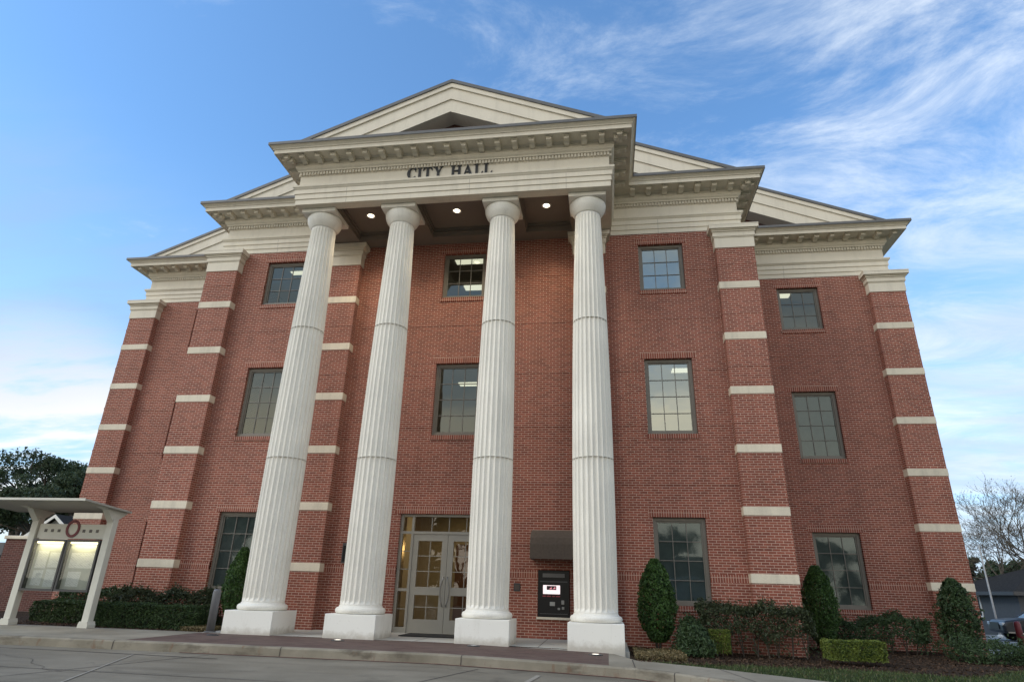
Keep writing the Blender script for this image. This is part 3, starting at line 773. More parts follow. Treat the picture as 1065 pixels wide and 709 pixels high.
for cx in (-3.383, -1.286, 1.286, 3.383): column(cx)

# windows
def window(x0, x1, z0, z1, y, rows, cols=3, parent=hall, low=False, gm=None):
    m = MB(); fw_ = .075; yf = y + .085
    m.box(x0 + .002, x0 + fw_, yf, yf + .08, z0 + .002, z1 - .002); m.box(x1 - fw_, x1 - .002, yf, yf + .08, z0 + .002, z1 - .002)
    m.box(x0 + fw_, x1 - fw_, yf, yf + .08, z1 - fw_, z1 - .002); m.box(x0 + fw_, x1 - fw_, yf - .02, yf + .08, z0 + .002, z0 + fw_)
    # inner sash
    i0, i1, j0, j1 = x0 + fw_, x1 - fw_, z0 + fw_, z1 - fw_; sw = .03
    m.box(i0, i0 + sw, yf + .025, yf + .07, j0, j1); m.box(i1 - sw, i1, yf + .025, yf + .07, j0, j1); m.box(i0 + sw, i1 - sw, yf + .025, yf + .07, j0, j0 + sw); m.box(i0 + sw, i1 - sw, yf + .025, yf + .07, j1 - sw, j1)
    w_ = m.build('window', M_frame, parent)
    g = MB(); mu = .016
    for c_ in range(1, cols):
        x = i0 + sw + (i1 - i0 - 2 * sw) * c_ / cols; g.box(x - mu / 2, x + mu / 2, yf + .033, yf + .062, j0 + sw, j1 - sw)
    for r_ in range(1, rows):
        z = j0 + sw + (j1 - j0 - 2 * sw) * r_ / rows
        xs_ = [i0 + sw + (i1 - i0 - 2 * sw) * q / cols for q in range(cols + 1)]
        for a, b in zip(xs_, xs_[1:]): g.box(a + mu / 2, b - mu / 2, yf + .033, yf + .062, z - mu / 2, z + mu / 2)
    g.build('muntin', M_muntin, w_)
    p_ = MB(); p_.face([(i0 + sw, yf + .05, j0 + sw), (i1 - sw, yf + .05, j0 + sw), (i1 - sw, yf + .05, j1 - sw), (i0 + sw, yf + .05, j1 - sw)]); p_.build('pane', M_glass_low if low else (gm or M_glass), w_, False, False)
    if low: b_ = MB(); b_.box(i0 + sw, i1 - sw, yf + .064, yf + .068, j0 + sw, j1 - sw); b_.build('roller_blind', M_blind, w_)
ROWS = {'g': 4, 'u': 4, 't': 3}
for k in FL:
    window(*mid_x, *FL[k], 0, ROWS[k], low=k == 'g'); window(-mid_x[1], -mid_x[0], *FL[k], 0, ROWS[k], low=k == 'g', gm=M_glass_dim)
    window(*out_x, *FL[k], OY, ROWS[k], low=k in 'gu', gm=M_glass_dim); window(-out_x[1], -out_x[0], *FL[k], OY, ROWS[k], low=k == 'g', gm=M_glass_dim)
    if k != 'g': window(*cen_x, *FL[k], 0, ROWS[k], gm=M_glass_dim)
# side windows: panes only seen from a step aside
for s_ in (1, -1):
    for y in (6.5, 10.5, 14.5):
        for k in FL:
            m = MB(); x = (OX - .1) * s_; z0, z1 = FL[k]
            m.box(x - .03, x + .03, y, y + .07, z0, z1); m.box(x - .03, x + .03, y + 1.08, y + 1.15, z0, z1); m.box(x - .03, x + .03, y + .07, y + 1.08, z0, z0 + .07); m.box(x - .03, x + .03, y + .07, y + 1.08, z1 - .07, z1)
            ww = m.build('window', M_frame, hall)
            m = MB(); m.face([(x, y + .07, z0 + .07), (x, y + 1.08, z0 + .07), (x, y + 1.08, z1 - .07), (x, y + .07, z1 - .07)]); m.build('pane', M_glass, ww, False, False)

# interior: floors, partitions, ceiling lights
m = MB()
for z in (3.15, 6.85): m.box(-11.7, 11.7, 3.25, 18.6, z, z + .35); m.box(-6.98, 6.98, .31, 3.25, z, z + .35)
m.box(-11.7, 11.7, 3.25, 18.6, 9.83, 9.95); m.box(-6.98, 6.98, .31, 3.25, 9.83, 9.95)
m.build('floor_slab', M_in, hall)
m = MB(); m.box(-11.7, 11.7, 7.0, 7.2, -.1, 9.8)
for x in (-7.15, -2.6, 2.6, 7.15): m.box(x - .06, x + .06, .32, 6.98, 3.55, 9.8)
for x in (-7.15, 7.15): m.box(x - .06, x + .06, .32, 6.98, -.1, 3.1)
m.build('interior_wall', M_in, hall)
m = MB(); m.box(-11.7, 11.7, 3.22, 18.6, -.12, 0.0); m.box(-6.98, 6.98, .31, 3.22, -.12, 0.0); m.build('interior_floor', M_indark, hall)
m = MB(); m.box(-2.66, -2.6, .31, 5.0, .0, 3.14); m.box(2.0, 2.06, .31, 5.0, 0, 3.14); m.box(-2.6, 2.0, 4.9, 5.0, 0, 3.14); m.box(-1.9, -1.75, 2.4, 2.9, 0, 3.14)
lob = m.build('lobby_wall', M_inwarm, hall)
m = MB(); m.box(-.9, .1, 4.84, 4.9, 0, 2.2); m.box(.4, 1.0, 4.84, 4.9, .9, 2.0); m.box(.2, 1.7, 3.6, 4.2, 0, 1.05); m.build('lobby_joinery', M_wood, lob)
def panel_light(x, y, z, a=.6, b=.3):
    m = MB(); m.box(x - a, x + a, y - b, y + b, z - .03, z - .004); m.build('ceiling_panel', M_fluor, hall)
LIGHTS = []
for x, y, z in ((-.35, 3.4, 6.85), (-.1, 1.0, 9.83), (-.2, 2.7, 9.83), (6.0, 2.5, 6.85), ): panel_light(x, y, z, .42, .16)
for x, y, z in ((-5.55, 1.25, 9.83),): panel_light(x, y, z, .2, .1)
for x, y, z in ((-8.9, 5.0, 6.85), (9.25, 4.1, 9.83)): panel_light(x, y, z, .3, .16)

# entrance
yf = .06
m = MB()
for x0, x1 in ((-1.163, -1.10), (-.885, -.83), (.83, .885), (1.10, 1.163)): m.box(x0, x1, yf, yf + .1, 0.003, 2.543)
for a, b in ((-1.10, -.885), (.885, 1.10)):
    for z0, z1 in ((.003, .12), (.86, .92), (2.10, 2.16), (2.49, 2.543)): m.box(a, b, yf, yf + .1, z0, z1)
for z0, z1 in ((2.10, 2.16), (2.49, 2.543)): m.box(-.83, .83, yf, yf + .1, z0, z1)
ef = m.build('door_frame', M_door, hall)
m = MB()
for a, b in ((-1.10, -.885), (.885, 1.10)):
    for z in (.49, 1.33, 1.72): m.box(a, b, yf + .04, yf + .06, z - .008, z + .008)
for x in (-.415, .415, 0): m.box(x - .008, x + .008, yf + .04, yf + .06, 2.16, 2.49)
m.build('muntin', M_door, ef)
m = MB()
for a, b, z0, z1 in ((-1.10, -.885, .12, .86), (-1.10, -.885, .92, 2.10), (-1.10, -.885, 2.16, 2.49), (.885, 1.10, .12, .86), (.885, 1.10, .92, 2.10), (.885, 1.10, 2.16, 2.49), (-.83, .83, 2.16, 2.49)):
    m.face([(a, yf + .05, z0), (b, yf + .05, z0), (b, yf + .05, z1), (a, yf + .05, z1)])
m.build('glazing', M_glass_door, ef, False, False)
for s_ in (-1, 1):
    def bx(a, b, z0, z1, y0=.075, y1=.125, q=None): (q or m).box(min(a * s_, b * s_), max(a * s_, b * s_), y0, y1, z0, z1)
    m = MB(); bx(.004, .135, .012, 2.095); bx(.70, .826, .012, 2.095); bx(.135, .70, .012, .29); bx(.135, .70, .79, .96); bx(.135, .70, 1.95, 2.095)
    leaf = m.build('door_leaf', M_door, hall)
    m = MB(); bx(.41, .425, .29, .79, .092, .108); bx(.41, .425, .96, 1.95, .092, .108)
    for z in (.54,): bx(.135, .41, z - .008, z + .008, .092, .108); bx(.425, .70, z - .008, z + .008, .092, .108)
    for z in (1.29, 1.62): bx(.135, .41, z - .008, z + .008, .092, .108); bx(.425, .70, z - .008, z + .008, .092, .108)
    m.build('muntin', M_door, leaf)
    m = MB(); m.face([(.135 * s_, .1, .29), (.70 * s_, .1, .29), (.70 * s_, .1, .79), (.135 * s_, .1, .79)]); m.face([(.135 * s_, .1, .96), (.70 * s_, .1, .96), (.70 * s_, .1, 1.95), (.135 * s_, .1, 1.95)])
    m.build('pane', M_glass_door, leaf, False, False)
    m = MB(); pts = [(s_ * .045, .075, .56), (s_ * .045, .045, .57)] + [(s_ * (.045 + .06 * math.sin(math.pi * q / 10)), .03, .58 + .58 * q / 10) for q in range(11)] + [(s_ * .045, .045, 1.17), (s_ * .045, .075, 1.18)]
    m.tube(pts, .011, 8); m.build('door_handle', M_steel, leaf, True)
    m = MB()
    for z in (.25, .80, 1.35, 1.90): m.tube([(s_ * .828, .068, z - .05), (s_ * .828, .068, z + .05)], .009, 8)
    m.build('hinge', M_steel, leaf)

def light_thing(name, label, cat, loc, group): return empty(name, label, cat, loc, 0, group)
# portico downlights
for i, (x, lb) in enumerate(((-2.335, 'round recessed downlight in the portico ceiling between the first two columns from the left'), (0, 'round recessed downlight in the middle coffer above the entrance doors'), (2.335, 'round recessed downlight in the portico ceiling beside the rightmost column'))):
    o = light_thing('downlight', lb, 'ceiling light', (x, -1.23, 10.06), 'downlights in the portico ceiling')
    m = MB(); m.lathe([(.085, -.001), (.12, -.001), (.12, -.018), (.085, -.012)], 0, 0, 28, cap=False); m.build('trim_ring', M_white, o)
    m = MB(); m.lathe([(.02, -.010), (.084, -.010), (.084, -.006), (.02, -.006)], 0, 0, 28); m.build('lamp_lens', M_lamp, o)
    ld = bpy.data.lights.new('downlight_lamp', 'SPOT'); lo = bpy.data.objects.new('downlight_lamp', ld); col.objects.link(lo); lo.parent = o; lo.location = (0, 0, -.05)
    ld.energy = 105; ld.spot_size = R(115); ld.spot_blend = .8; ld.color = (1, .80, .52); ld.shadow_soft_size = .08
# lobby wall lamp
o = empty('wall_sconce', 'small glowing lamp on the lobby wall, seen through the glass left of the doors', 'wall lamp', (-1.86, 2.4, 1.9))
m = MB(); m.box(-.03, .03, -.03, 0, -.10, .10); m.build('back_plate', M_steel, o)
m = MB(); m.lathe([(.03, -.12), (.06, -.08), (.07, .06), (.05, .1)], 0, -.09, 20); m.build('lamp_shade', M_warm, o, True)
ld = bpy.data.lights.new('lobby_lamp', 'AREA'); lo = bpy.data.objects.new('lobby_lamp', ld); col.objects.link(lo); lo.location = (-.3, 2.9, 3.08); ld.size = 1.2; ld.energy = 20; ld.color = (1, .80, .52)
lo.parent = hall
m = MB(); m.box(-.6, 0, 2.75, 3.05, 3.10, 3.145); m.build('ceiling_panel', M_fluor, hall)
for x, y, z, e in ((0, 2.6, 6.6, 16), (0, 2.0, 9.6, 16), (-5.5, 2.2, 9.6, 8), (5.3, 2.4, 6.6, 6)):
    ld = bpy.data.lights.new('room_lamp', 'AREA'); lo = bpy.data.objects.new('room_lamp', ld); col.objects.link(lo); lo.location = (x, y, z); ld.size = 1.0; ld.energy = e; ld.color = (1, .88, .66); lo.parent = hall

# in-ground uplights at the plinths
for x, y, lit, lb in ((-3.75, -2.62, 0, 'unlit round uplight set in the pavers before the leftmost column'), (-1.28, -2.62, 1, 'glowing uplight set in the pavers before the second column from the left'), (1.22, -2.5, 1, 'dim uplight set in the pavers before the third column from the left'), (3.38, -2.66, 1, 'glowing uplight set in the pavers before the rightmost column')):
    z = topz(x)
    o = light_thing('ground_uplight', lb, 'ground light', (x, y, z), 'uplights in the paving before the columns')
    m = MB(); m.lathe([(.06, .002), (.11, .002), (.11, .010), (.095, .018), (.066, .020)], 0, 0, 28, cap=False); m.prism([(-.12, .0), (.12, .0), (.12, .012), (-.12, .012)], 'y', -.02, .02); m.build('housing', M_char, o)
    m = MB(); m.lathe([(.012, .017), (.066, .017), (.066, .010), (.012, .010)], 0, 0, 24); m.build('lamp_lens', M_uplens if lit == 1 and x != 1.22 else (M_white if lit else M_char), o)

# awning over the wall machine
o = empty('awning', 'brown canvas box awning on the brick wall over the black machine', 'awning', (2.47, 0, 1.58))
prof = [(-.006, .63), (-.30, .615), (-.50, .55), (-.61, .44), (-.65, .30), (-.66, .0), (-.645, .0), (-.63, .29), (-.59, .42), (-.49, .525), (-.30, .59), (-.006, .605)]
m = MB(); m.prism(prof, 'x', -.48, .48)
side = [(-.006, .62), (-.30, .605), (-.50, .54), (-.60, .43), (-.645, .30), (-.65, .0), (-.006, .0)]
m.prism(side, 'x', -.484, -.474); m.prism(side, 'x', .474, .484); m.build('canvas', M_awning, o)
m = MB()
for x in (-.46, 0, .46): m.tube([(x, -.01, .02), (x, -.64, .02)], .012, 6)
m.tube([(-.46, -.63, .02), (.46, -.63, .02)], .012, 6); m.build('awning_frame', M_char, o)

# machine in the wall
o = empty('payment_machine', 'black self-service machine with a lit white screen, set in the brick wall under the awning', 'machine', (2.45, 0, .43))
X0 = -.34
m = MB(); m.box(-.345, .345, -.03, .28, .003, .945, bev=.01); m.build('body', M_black, o)
m = MB(); m.box(-.37, .37, -.06, .02, -.045, .0); tag(m.build('sill', M_stone, o))
m = MB(); m.box(-.24, .24, -.05, -.031, .80, .88); m.build('header_sign', flat('dull_grey_panel', (.11, .11, .11), .4), o)
m = MB(); m.box(-.23, .14, -.046, -.031, .46, .64, bev=.006); sc = m.build('screen', emit('screen_white', (0.95, 0.80, 0.82), .55), o)
m = MB(); m.box(-.15, .06, -.050, -.0465, .545, .625); m.build('screen_picture', flat('dark_maroon_print', (.03, .006, .01), .5), sc)
m = MB(); m.prism([(-.10, .560), (-.04, .605), (-.04, .560)], 'y', -.053, -.0505); m.prism([(-.02, .56), (.03, .61), (.045, .57)], 'y', -.053, -.0505); m.build('screen_mark', emit('screen_red', (.7, .25, .3), .5), sc)
m = MB()
for k_, (a, b) in enumerate(((-.24, -.17), (-.15, -.06), (-.03, .03), (.05, .14))): m.box(a, b, -.040, -.031, .405, .43)
m.build('key_row', flat('red_key', (.25, .03, .04), .5), o)
m = MB(); m.box(-.08, .03, -.05, -.031, .225, .305, bev=.004); m.build('keypad', flat('pale_keypad', (.33, .33, .31), .4), o)
m = MB(); m.box(.17, .23, -.055, -.031, .26, .34, bev=.004); m.box(.18, .23, -.055, -.031, .16, .21, bev=.004); m.box(.09, .14, -.05, -.031, .15, .19, bev=.003); m.build('card_slot', flat('grey_slot', (.26, .26, .25), .35), o)
m = MB(); m.box(-.30, .30, -.038, -.031, .70, .725); m.box(-.30, .30, -.038, -.031, .06, .075); m.build('trim_line', M_char, o)

o = empty('wall_plaque', 'small square dark plaque on the brick wall between the third and fourth column', 'plaque', (1.64, 0, 1.01))
m = MB(); m.box(-.07, .07, -.02, -.001, -.08, .08, bev=.005); m.build('plate', M_char, o); m = MB(); m.box(-.045, .045, -.026, -.0205, -.05, .05); m.build('button_panel', flat('plaque_face', (.09, .07, .06), .4), o)
o = empty('notice_box', 'narrow dark metal box on the brick wall left of the entrance, beside the second column', 'box', (-2.37, 0, 1.64))
m = MB(); m.box(-.10, .10, -.09, -.001, -.22, .22, bev=.01); m.build('body', M_char, o); m = MB(); m.box(-.075, .075, -.095, -.0905, -.19, .16); m.build('lid', M_black, o)
m = MB(); m.box(-.66, .60, -1.0, -.16, .010, .026, bev=.004); tag(m.build('door_mat', M_mat), 'black rubber mat lying before the glass entrance doors', 'mat')

# ------------------------------------------------------------------ notice board on the left
sg = empty('notice_board', 'cream two-post notice board with flat roof and two lit glass cases', 'notice board', (-7.73, -2.15, 0))
for s_ in (-1, 1):
    x = .90 * s_
    m = MB(); m.box(x - .075, x + .075, -.075, .075, .10, 2.12, bev=.008); pp = m.build('post', M_post, sg)
    m = MB(); m.prism([(x - .11, .0), (x + .11, .0), (x + .11, .06), (x + .085, .12), (x - .085, .12), (x - .11, .06)], 'y', -.11, .11); m.build('post_foot', M_post, pp)
    m = MB(); m.prism([(-.085, 2.12), (.085, 2.12), (.30, 2.26), (-.60, 2.34), (-.30, 2.28), (-.085, 2.05)], 'x', x - .07, x + .07); m.build('bracket', M_post, pp)
m = MB(); prof = [(-1.10, 2.365), (-1.10, 2.40), (.25, 2.30), (.25, 2.265)]
m.prism(prof, 'x', -1.75, 1.10); rf = m.build('roof', stone_mat('roof_paint', (.40, .385, .345), .05, .6, .1), sg)
m = MB(); m.prism([(-1.115, 2.36), (-1.115, 2.405), (-1.10, 2.405), (-1.10, 2.36)], 'x', -1.75, 1.10); m.build('fascia', M_post, rf)
m = MB(); m.box(-.80, .80, -.03, .03, 1.70, 2.0, bev=.005); hd = m.build('header_board', M_post, sg)
m = MB(); n = 40; cx_, cz_ = .03, 1.905
for q in range(n):
    a, b = 2 * math.pi * q / n, 2 * math.pi * (q + 1) / n
    wv = .008 * math.sin(q * 2.2)
    P = lambda an, r_: (cx_ + r_ * math.cos(an), cz_ + r_ * 1.12 * math.sin(an))
    m.prism([P(a, .115), P(a, .163), P(b, .163), P(b, .115)], 'y', -.052, -.032)
tag(m.build('ring_emblem', M_red, hd), 'dark red ring emblem on the cream header')
m = MB()
for x in (-.62, -.46, -.30, .30, .46, .62): m.prism([(x - .03, 1.83), (x + .03, 1.83), (x + .03, 1.89), (x - .03, 1.89)], 'y', -.040, -.031)
m.build('square_stud', flat('grey_stud', (.10, .09, .08), .5), hd)
def paper_mat(c):
    t = T('printed_paper'); uv, pos = wall_uv(t); b = t.n('ShaderNodeTexBrick'); t.l(uv, b.inputs['Vector']); b.inputs['Scale'].default_value = 1
    b.inputs['Brick Width'].default_value = .07; b.inputs['Row Height'].default_value = .022; b.inputs['Mortar Size'].default_value = .006
    b.inputs['Color1'].default_value = (*[x * .55 for x in c], 1); b.inputs['Color2'].default_value = (*[x * .80 for x in c], 1); b.inputs['Mortar'].default_value = (*c, 1)
    t.col(b.outputs['Color']); t.set(.8); return t.m
for s_, lb in ((-1, None), (1, None)):
    a0, a1 = (-.795, -.01) if s_ < 0 else (.01, .795)
    m = MB(); m.box(a0, a0 + .04, -.09, .05, .66, 1.68); m.box(a1 - .04, a1, -.09, .05, .66, 1.68); m.box(a0 + .04, a1 - .04, -.09, .05, .66, .70); m.box(a0 + .04, a1 - .04, -.09, .05, 1.64, 1.68); m.box(a0 + .04, a1 - .04, .02, .05, .70, 1.64)
    cs = m.build('display_case', M_char, sg)
    m = MB(); m.box(a0 + .042, a1 - .042, .012, .019, .702, 1.638); m.build('backing', flat('case_backing', (.46, .47, .43), .8), cs)
    m = MB(); m.box(a0 + .08, a1 - .08, -.06, -.02, 1.60, 1.632); m.build('strip_lamp', M_case, cs)
    ld = bpy.data.lights.new('case_lamp', 'AREA'); lo = bpy.data.objects.new('case_lamp', ld); col.objects.link(lo); lo.parent = cs; lo.location = ((a0 + a1) / 2, -.04, 1.595); ld.shape = 'RECTANGLE'; ld.size = .55; ld.size_y = .04; ld.energy = 1.1; ld.color = (1, .86, .50)
    rs = random.Random(3 + s_)
    papers = [(-.28, -.02, 1.10, 1.45), (.02, .26, 1.12, 1.42), (-.27, -.03, .76, 1.06), (.03, .27, .74, 1.08)] if s_ < 0 else [(-.28, .28, 1.12, 1.42), (-.25, .05, .76, 1.05)]
    xm = (a0 + a1) / 2
    for k_, (p0, p1, q0, q1) in enumerate(papers):
        m = MB(); m.box(xm + p0, xm + p1, .007 + .001 * k_, .011, q0, q1); pg = m.build('paper', paper_mat((.80 - .05 * k_, .80 - .04 * k_, .78 - .03 * k_)), cs)
    m = MB(); m.face([(a0 + .04, -.07, .70), (a1 - .04, -.07, .70), (a1 - .04, -.07, 1.64), (a0 + .04, -.07, 1.64)]); m.build('glass_door', glass_mat('case_glass', (.90, .92, .90), .04, (.9, .95, .95)), cs, False, False)

# bollard
o = empty('bollard', 'grey metal bollard beside the plinth of the leftmost column', 'bollard', (-4.22, -1.98, 0))
m = MB(); m.lathe([(.078, 0), (.078, .74), (.072, .775), (.055, .795), (.02, .80)], 0, 0, 28); m.build('post', M_bollard, o, True)
m = MB(); m.lathe([(.11, .0), (.11, .02), (.08, .03)], 0, 0, 28); m.build('base_plate', M_bollard, o)

# ================================================================== PLANTS
def leaves(mb, pts, size, rs, jit=.5, curl=.25):
    for p, nrm in pts:
        s_ = size * rs.uniform(1 - jit, 1 + jit)
        # leaf: two triangles folded along the midrib
        d_ = Vector((rs.gauss(0, 1), rs.gauss(0, 1), rs.gauss(0, 1))) + nrm * 1.2
        if d_.length < 1e-3: continue
        d_.normalize(); a = d_.orthogonal().normalized(); a = (Matrix.Rotation(rs.uniform(0, 6.28), 3, d_) @ a); b = d_.cross(a)
        q = Vector(p); k = len(mb.v)
        mb.v += [tuple(q - a * s_), tuple(q + b * s_ * .45 + d_ * s_ * curl), tuple(q + a * s_), tuple(q - b * s_ * .45 + d_ * s_ * curl)]
        mb.f += [(k, k + 1, k + 2), (k, k + 2, k + 3)]; mb.mi += [0, 0]
def lump(v, amp, f, seed): return 1 + amp * noise.noise(Vector(v) * f + Vector((seed * 7.3, seed * 3.1, seed)))
def teardrop(name, label, x, y, z, r, h, n=5200, size=.034, mat=L_cone, seed=1, group=None, stem=.16, amp=.16, cat='shrub'):
    rs = random.Random(seed); o = empty(name, label, cat, (x, y, z), 0, group); mb = MB(); pts = []
    for _ in range(n):
        t_ = rs.random() ** .9; a = rs.uniform(0, 6.283)
        # egg outline: widest at about 40% of the height
        pr = math.sin(math.pi * min(1, t_ * .93 + .05)) ** .62 * (1 - .25 * t_) * 1.08
        dr = Vector((math.cos(a), math.sin(a), 0)); k = rs.random() ** .22
        k = 1 - (1 - k) * 1.0 - (.10 if noise.noise(Vector((dr.x * 3.1, dr.y * 3.1, t_ * 9 + seed))) < -.12 else 0)
        rad = r * pr * k * lump((math.cos(a), math.sin(a), t_ * 2.4), amp, 2.2, seed) * lump((math.cos(a) * 2, math.sin(a) * 2, t_ * 6), amp * .6, 2.4, seed + 4)
        pts.append(((dr.x * rad, dr.y * rad, stem + (h - stem) * t_), (dr + Vector((0, 0, .6 * (t_ - .3)))).normalized()))
    leaves(mb, pts, size, rs); mb.build('foliage', mat, o, False, False)
    m = MB()
    for k in range(3):
        a = k * 2.1 + seed; m.tube([(0.03 * math.cos(a), .03 * math.sin(a), -.05), (.05 * math.cos(a), .05 * math.sin(a), stem), (.3 * r * math.cos(a), .3 * r * math.sin(a), h * .45), (.2 * r * math.cos(a), .2 * r * math.sin(a), h * .8)], [.028, .024, .014, .006], 6)
    m.build('trunk', M_bark, o, True); return o
def hedge(name, label, x0, x1, y0, y1, z0, z1, n=5000, size=.03, mat=L_hedge, seed=1, group=None, leggy=0.0, amp=.10, boxy=1.0, cat='hedge'):
    rs = random.Random(seed); cx_, cy_ = (x0 + x1) / 2, (y0 + y1) / 2; o = empty(name, label, cat, (cx_, cy_, 0), 0, group); mb = MB(); pts = []
    lx, ly, lz = (x1 - x0) / 2, (y1 - y0) / 2, z1 - z0
    for _ in range(n):
        u, v, w_ = rs.uniform(-1, 1), rs.uniform(-1, 1), rs.uniform(0, 1)
        face = rs.random()
        if face < .38: w_ = 1 - .10 * rs.random() ** 2
        elif face < .70: v = -1 + .2 * rs.random() ** 2
        elif face < .78: v = 1 - .2 * rs.random() ** 2
        elif face < .93: u = (1 if rs.random() < .5 else -1) * (1 - .12 * (ly / lx if lx > ly else 1) * rs.random() ** 2)
        if leggy and w_ < leggy * (1 + .8 * noise.noise(Vector((u * lx * 2.2, seed, 1)))) and rs.random() < .9: continue
        # rounded edges
        tp = 1 + amp * 1.3 * noise.noise(Vector((u * lx * 2.1, v * ly * 2.1, seed * 2.7))) + amp * .7 * noise.noise(Vector((u * lx * 6, v * ly * 6, seed)))
        sd_ = 1 + amp * noise.noise(Vector((u * lx * 1.8, w_ * 2, seed * 5.1)))
        rnd = 1 - (1 - boxy) * .6 * (w_ ** 3)
        px, py, pz = u * lx * (1 if abs(u) < .95 else sd_) * (rnd if lx < .7 else 1), v * ly * sd_ * rnd, z0 + lz * w_ * tp
        if leggy == 0 and w_ > .9: pz -= 0
        if boxy < 1 or leggy:
            g_ = .035 * rs.random() ** 2; px += rs.gauss(0, g_) * 1.5; py += rs.gauss(0, g_) * 1.5; pz += abs(rs.gauss(0, g_)) * 2.2
        pts.append(((px, py, pz), Vector((u if abs(u) > .8 else 0, v if abs(v) > .7 else 0, 1 if w_ > .8 else .2)).normalized()))
    leaves(mb, pts, size, rs); mb.build('foliage', mat, o, False, False)
    m = MB(); k = max(2, int((x1 - x0) / .22))
    for i in range(k):
        sx__ = -lx + (i + .5) * 2 * lx / k + rs.uniform(-.05, .05); sy__ = rs.uniform(-.3, .3) * ly
        for _ in range(2 if leggy else 1): m.tube([(sx__, sy__, z0 - .05), (sx__ + rs.uniform(-.08, .08), sy__ + rs.uniform(-.08, .08), z0 + lz * .45), (sx__ + rs.uniform(-.2, .2) * min(1, lx), sy__ + rs.uniform(-.12, .12), z0 + lz * .85)], [.014, .010, .004], 5)
    m.build('stem', M_bark, o); return o
teardrop('teardrop_shrub', 'clipped teardrop evergreen standing just right of the rightmost column', 4.58, -.82, -.07, .40, 1.68, 9500, .031, seed=1, group='teardrop evergreens along the front', amp=.17)
teardrop('teardrop_shrub', 'pointed teardrop evergreen right of the wide brick pilaster, before the far right ground window', 8.28, 1.25, -.11, .40, 1.76, 8500, .031, seed=2, group='teardrop evergreens along the front', amp=.17)
teardrop('teardrop_shrub', 'teardrop evergreen partly hidden behind the leftmost column', -4.60, -.58, -.02, .35, 1.70, 9000, .028, L_cone, seed=3, group='teardrop evergreens along the front', amp=.12)
teardrop('holly_bush', 'tall ragged dark bush at the right corner of the building', 11.30, 1.75, -.12, .43, 1.58, 6500, .036, L_dark, seed=5, stem=.05, amp=.55, cat='bush')
hedge('hedge', 'dark leggy hedge before the brick pilaster, right of the teardrop evergreen', 5.35, 7.45, -1.05, -.42, -.07, .70, 11000, .030, L_red, 11, 'hedges along the front', .42, .22, .9)
hedge('hedge', 'dark loose hedge under the far right ground window', 8.0, 10.65, 1.5, 2.2, -.10, .52, 11000, .030, L_dark, 12, 'hedges along the front', .30, .25, .9)
hedge('hedge', 'bright yellow-green clipped box hedge on the lawn edge at the right', 7.48, 8.38, -1.72, -1.2, -.04, .27, 8000, .021, L_gold, 13, 'hedges along the front', .0, .13)
hedge('boxwood', 'small bright green clipped cube bush before the dark leggy hedge', 5.50, 5.86, -1.30, -.95, -.04, .36, 3500, .018, L_gold, 14, None, .0, .07, cat='bush')
hedge('juniper', 'low dark spreading bush between the teardrop evergreen and the small bright cube bush', 4.85, 5.45, -1.75, -1.1, -.07, .34, 4500, .03, L_dark, 15, None, .0, .5, .3, cat='bush')
hedge('ground_shrub', 'low dark spreading bush at the lawn edge below the building corner', 10.5, 12.2, -.1, .9, -.12, .17, 5000, .03, L_dark, 16, None, .0, .6, .3, cat='bush')
hedge('hedge', 'reddish dark back hedge along the wall behind the clipped hedges on the left', -7.6, -4.95, -.85, -.35, -.03, .64, 11000, .034, L_red, 17, 'hedges along the front', .1, .24, .9)
hedge('hedge', 'long clipped green hedge between the notice board and the leftmost column', -7.15, -4.85, -1.62, -1.05, -.02, .44, 13000, .024, L_hedge, 18, 'hedges along the front', .0, .09)
hedge('hedge', 'short clipped dark hedge behind the notice board posts', -9.3, -7.75, -1.0, -.4, -.02, .42, 8000, .026, L_hedge, 19, 'hedges along the front', .0, .09)
hedge('hedge', 'dark hedge against the left wing wall behind the notice board', -11.2, -7.7, 1.7, 2.3, -.02, .62, 9000, .036, L_dark, 20, 'hedges along the front', .0, .2, .9)
# dry ground cover, grass and bark chips: uncountable
rs = random.Random(5); mb = MB(); pts = []
for _ in range(5200):
    x = rs.uniform(4.05, 4.9); y = rs.uniform(-2.75, -1.45); z = bedz(x, y) + rs.uniform(0, .10) * lump((x, y, 0), .9, 3, 2)
    pts.append(((x, y, z), Vector((0, 0, 1))))
for _ in range(2200):
    x = rs.uniform(-5.0, -4.4); y = rs.uniform(-1.85, -1.2); pts.append(((x, y, bedz(x, y) + rs.uniform(0, .09)), Vector((0, 0, 1))))
leaves(mb, pts, .022, rs); tag(mb.build('ground_cover', L_dry, None, False, False), 'dry straw-coloured ground cover in the planting bed by the columns', 'ground cover', None, 'stuff')
mb = MB(); pts = []
for _ in range(14000):
    if rs.random() < .7: x = rs.uniform(4, 12.4); y = rs.uniform(bed_edge(x) - .1, .1 if x < 7.2 else 2.8)
    else: x = rs.uniform(-9.5, -4.4); y = rs.uniform(-1.9, .0)
    pts.append(((x, y, bedz(x, y) + .012), Vector((0, 0, 2))))
leaves(mb, pts, .022, rs, .6, .1)
tag(mb.build('bark_chips', flat('bark_chip', (.075, .048, .032), .95, 0, .1, .7, 25), None, False, False), 'brown bark chips and fallen leaves scattered over the planting beds', 'bark chips', None, 'stuff')
mb = MB()
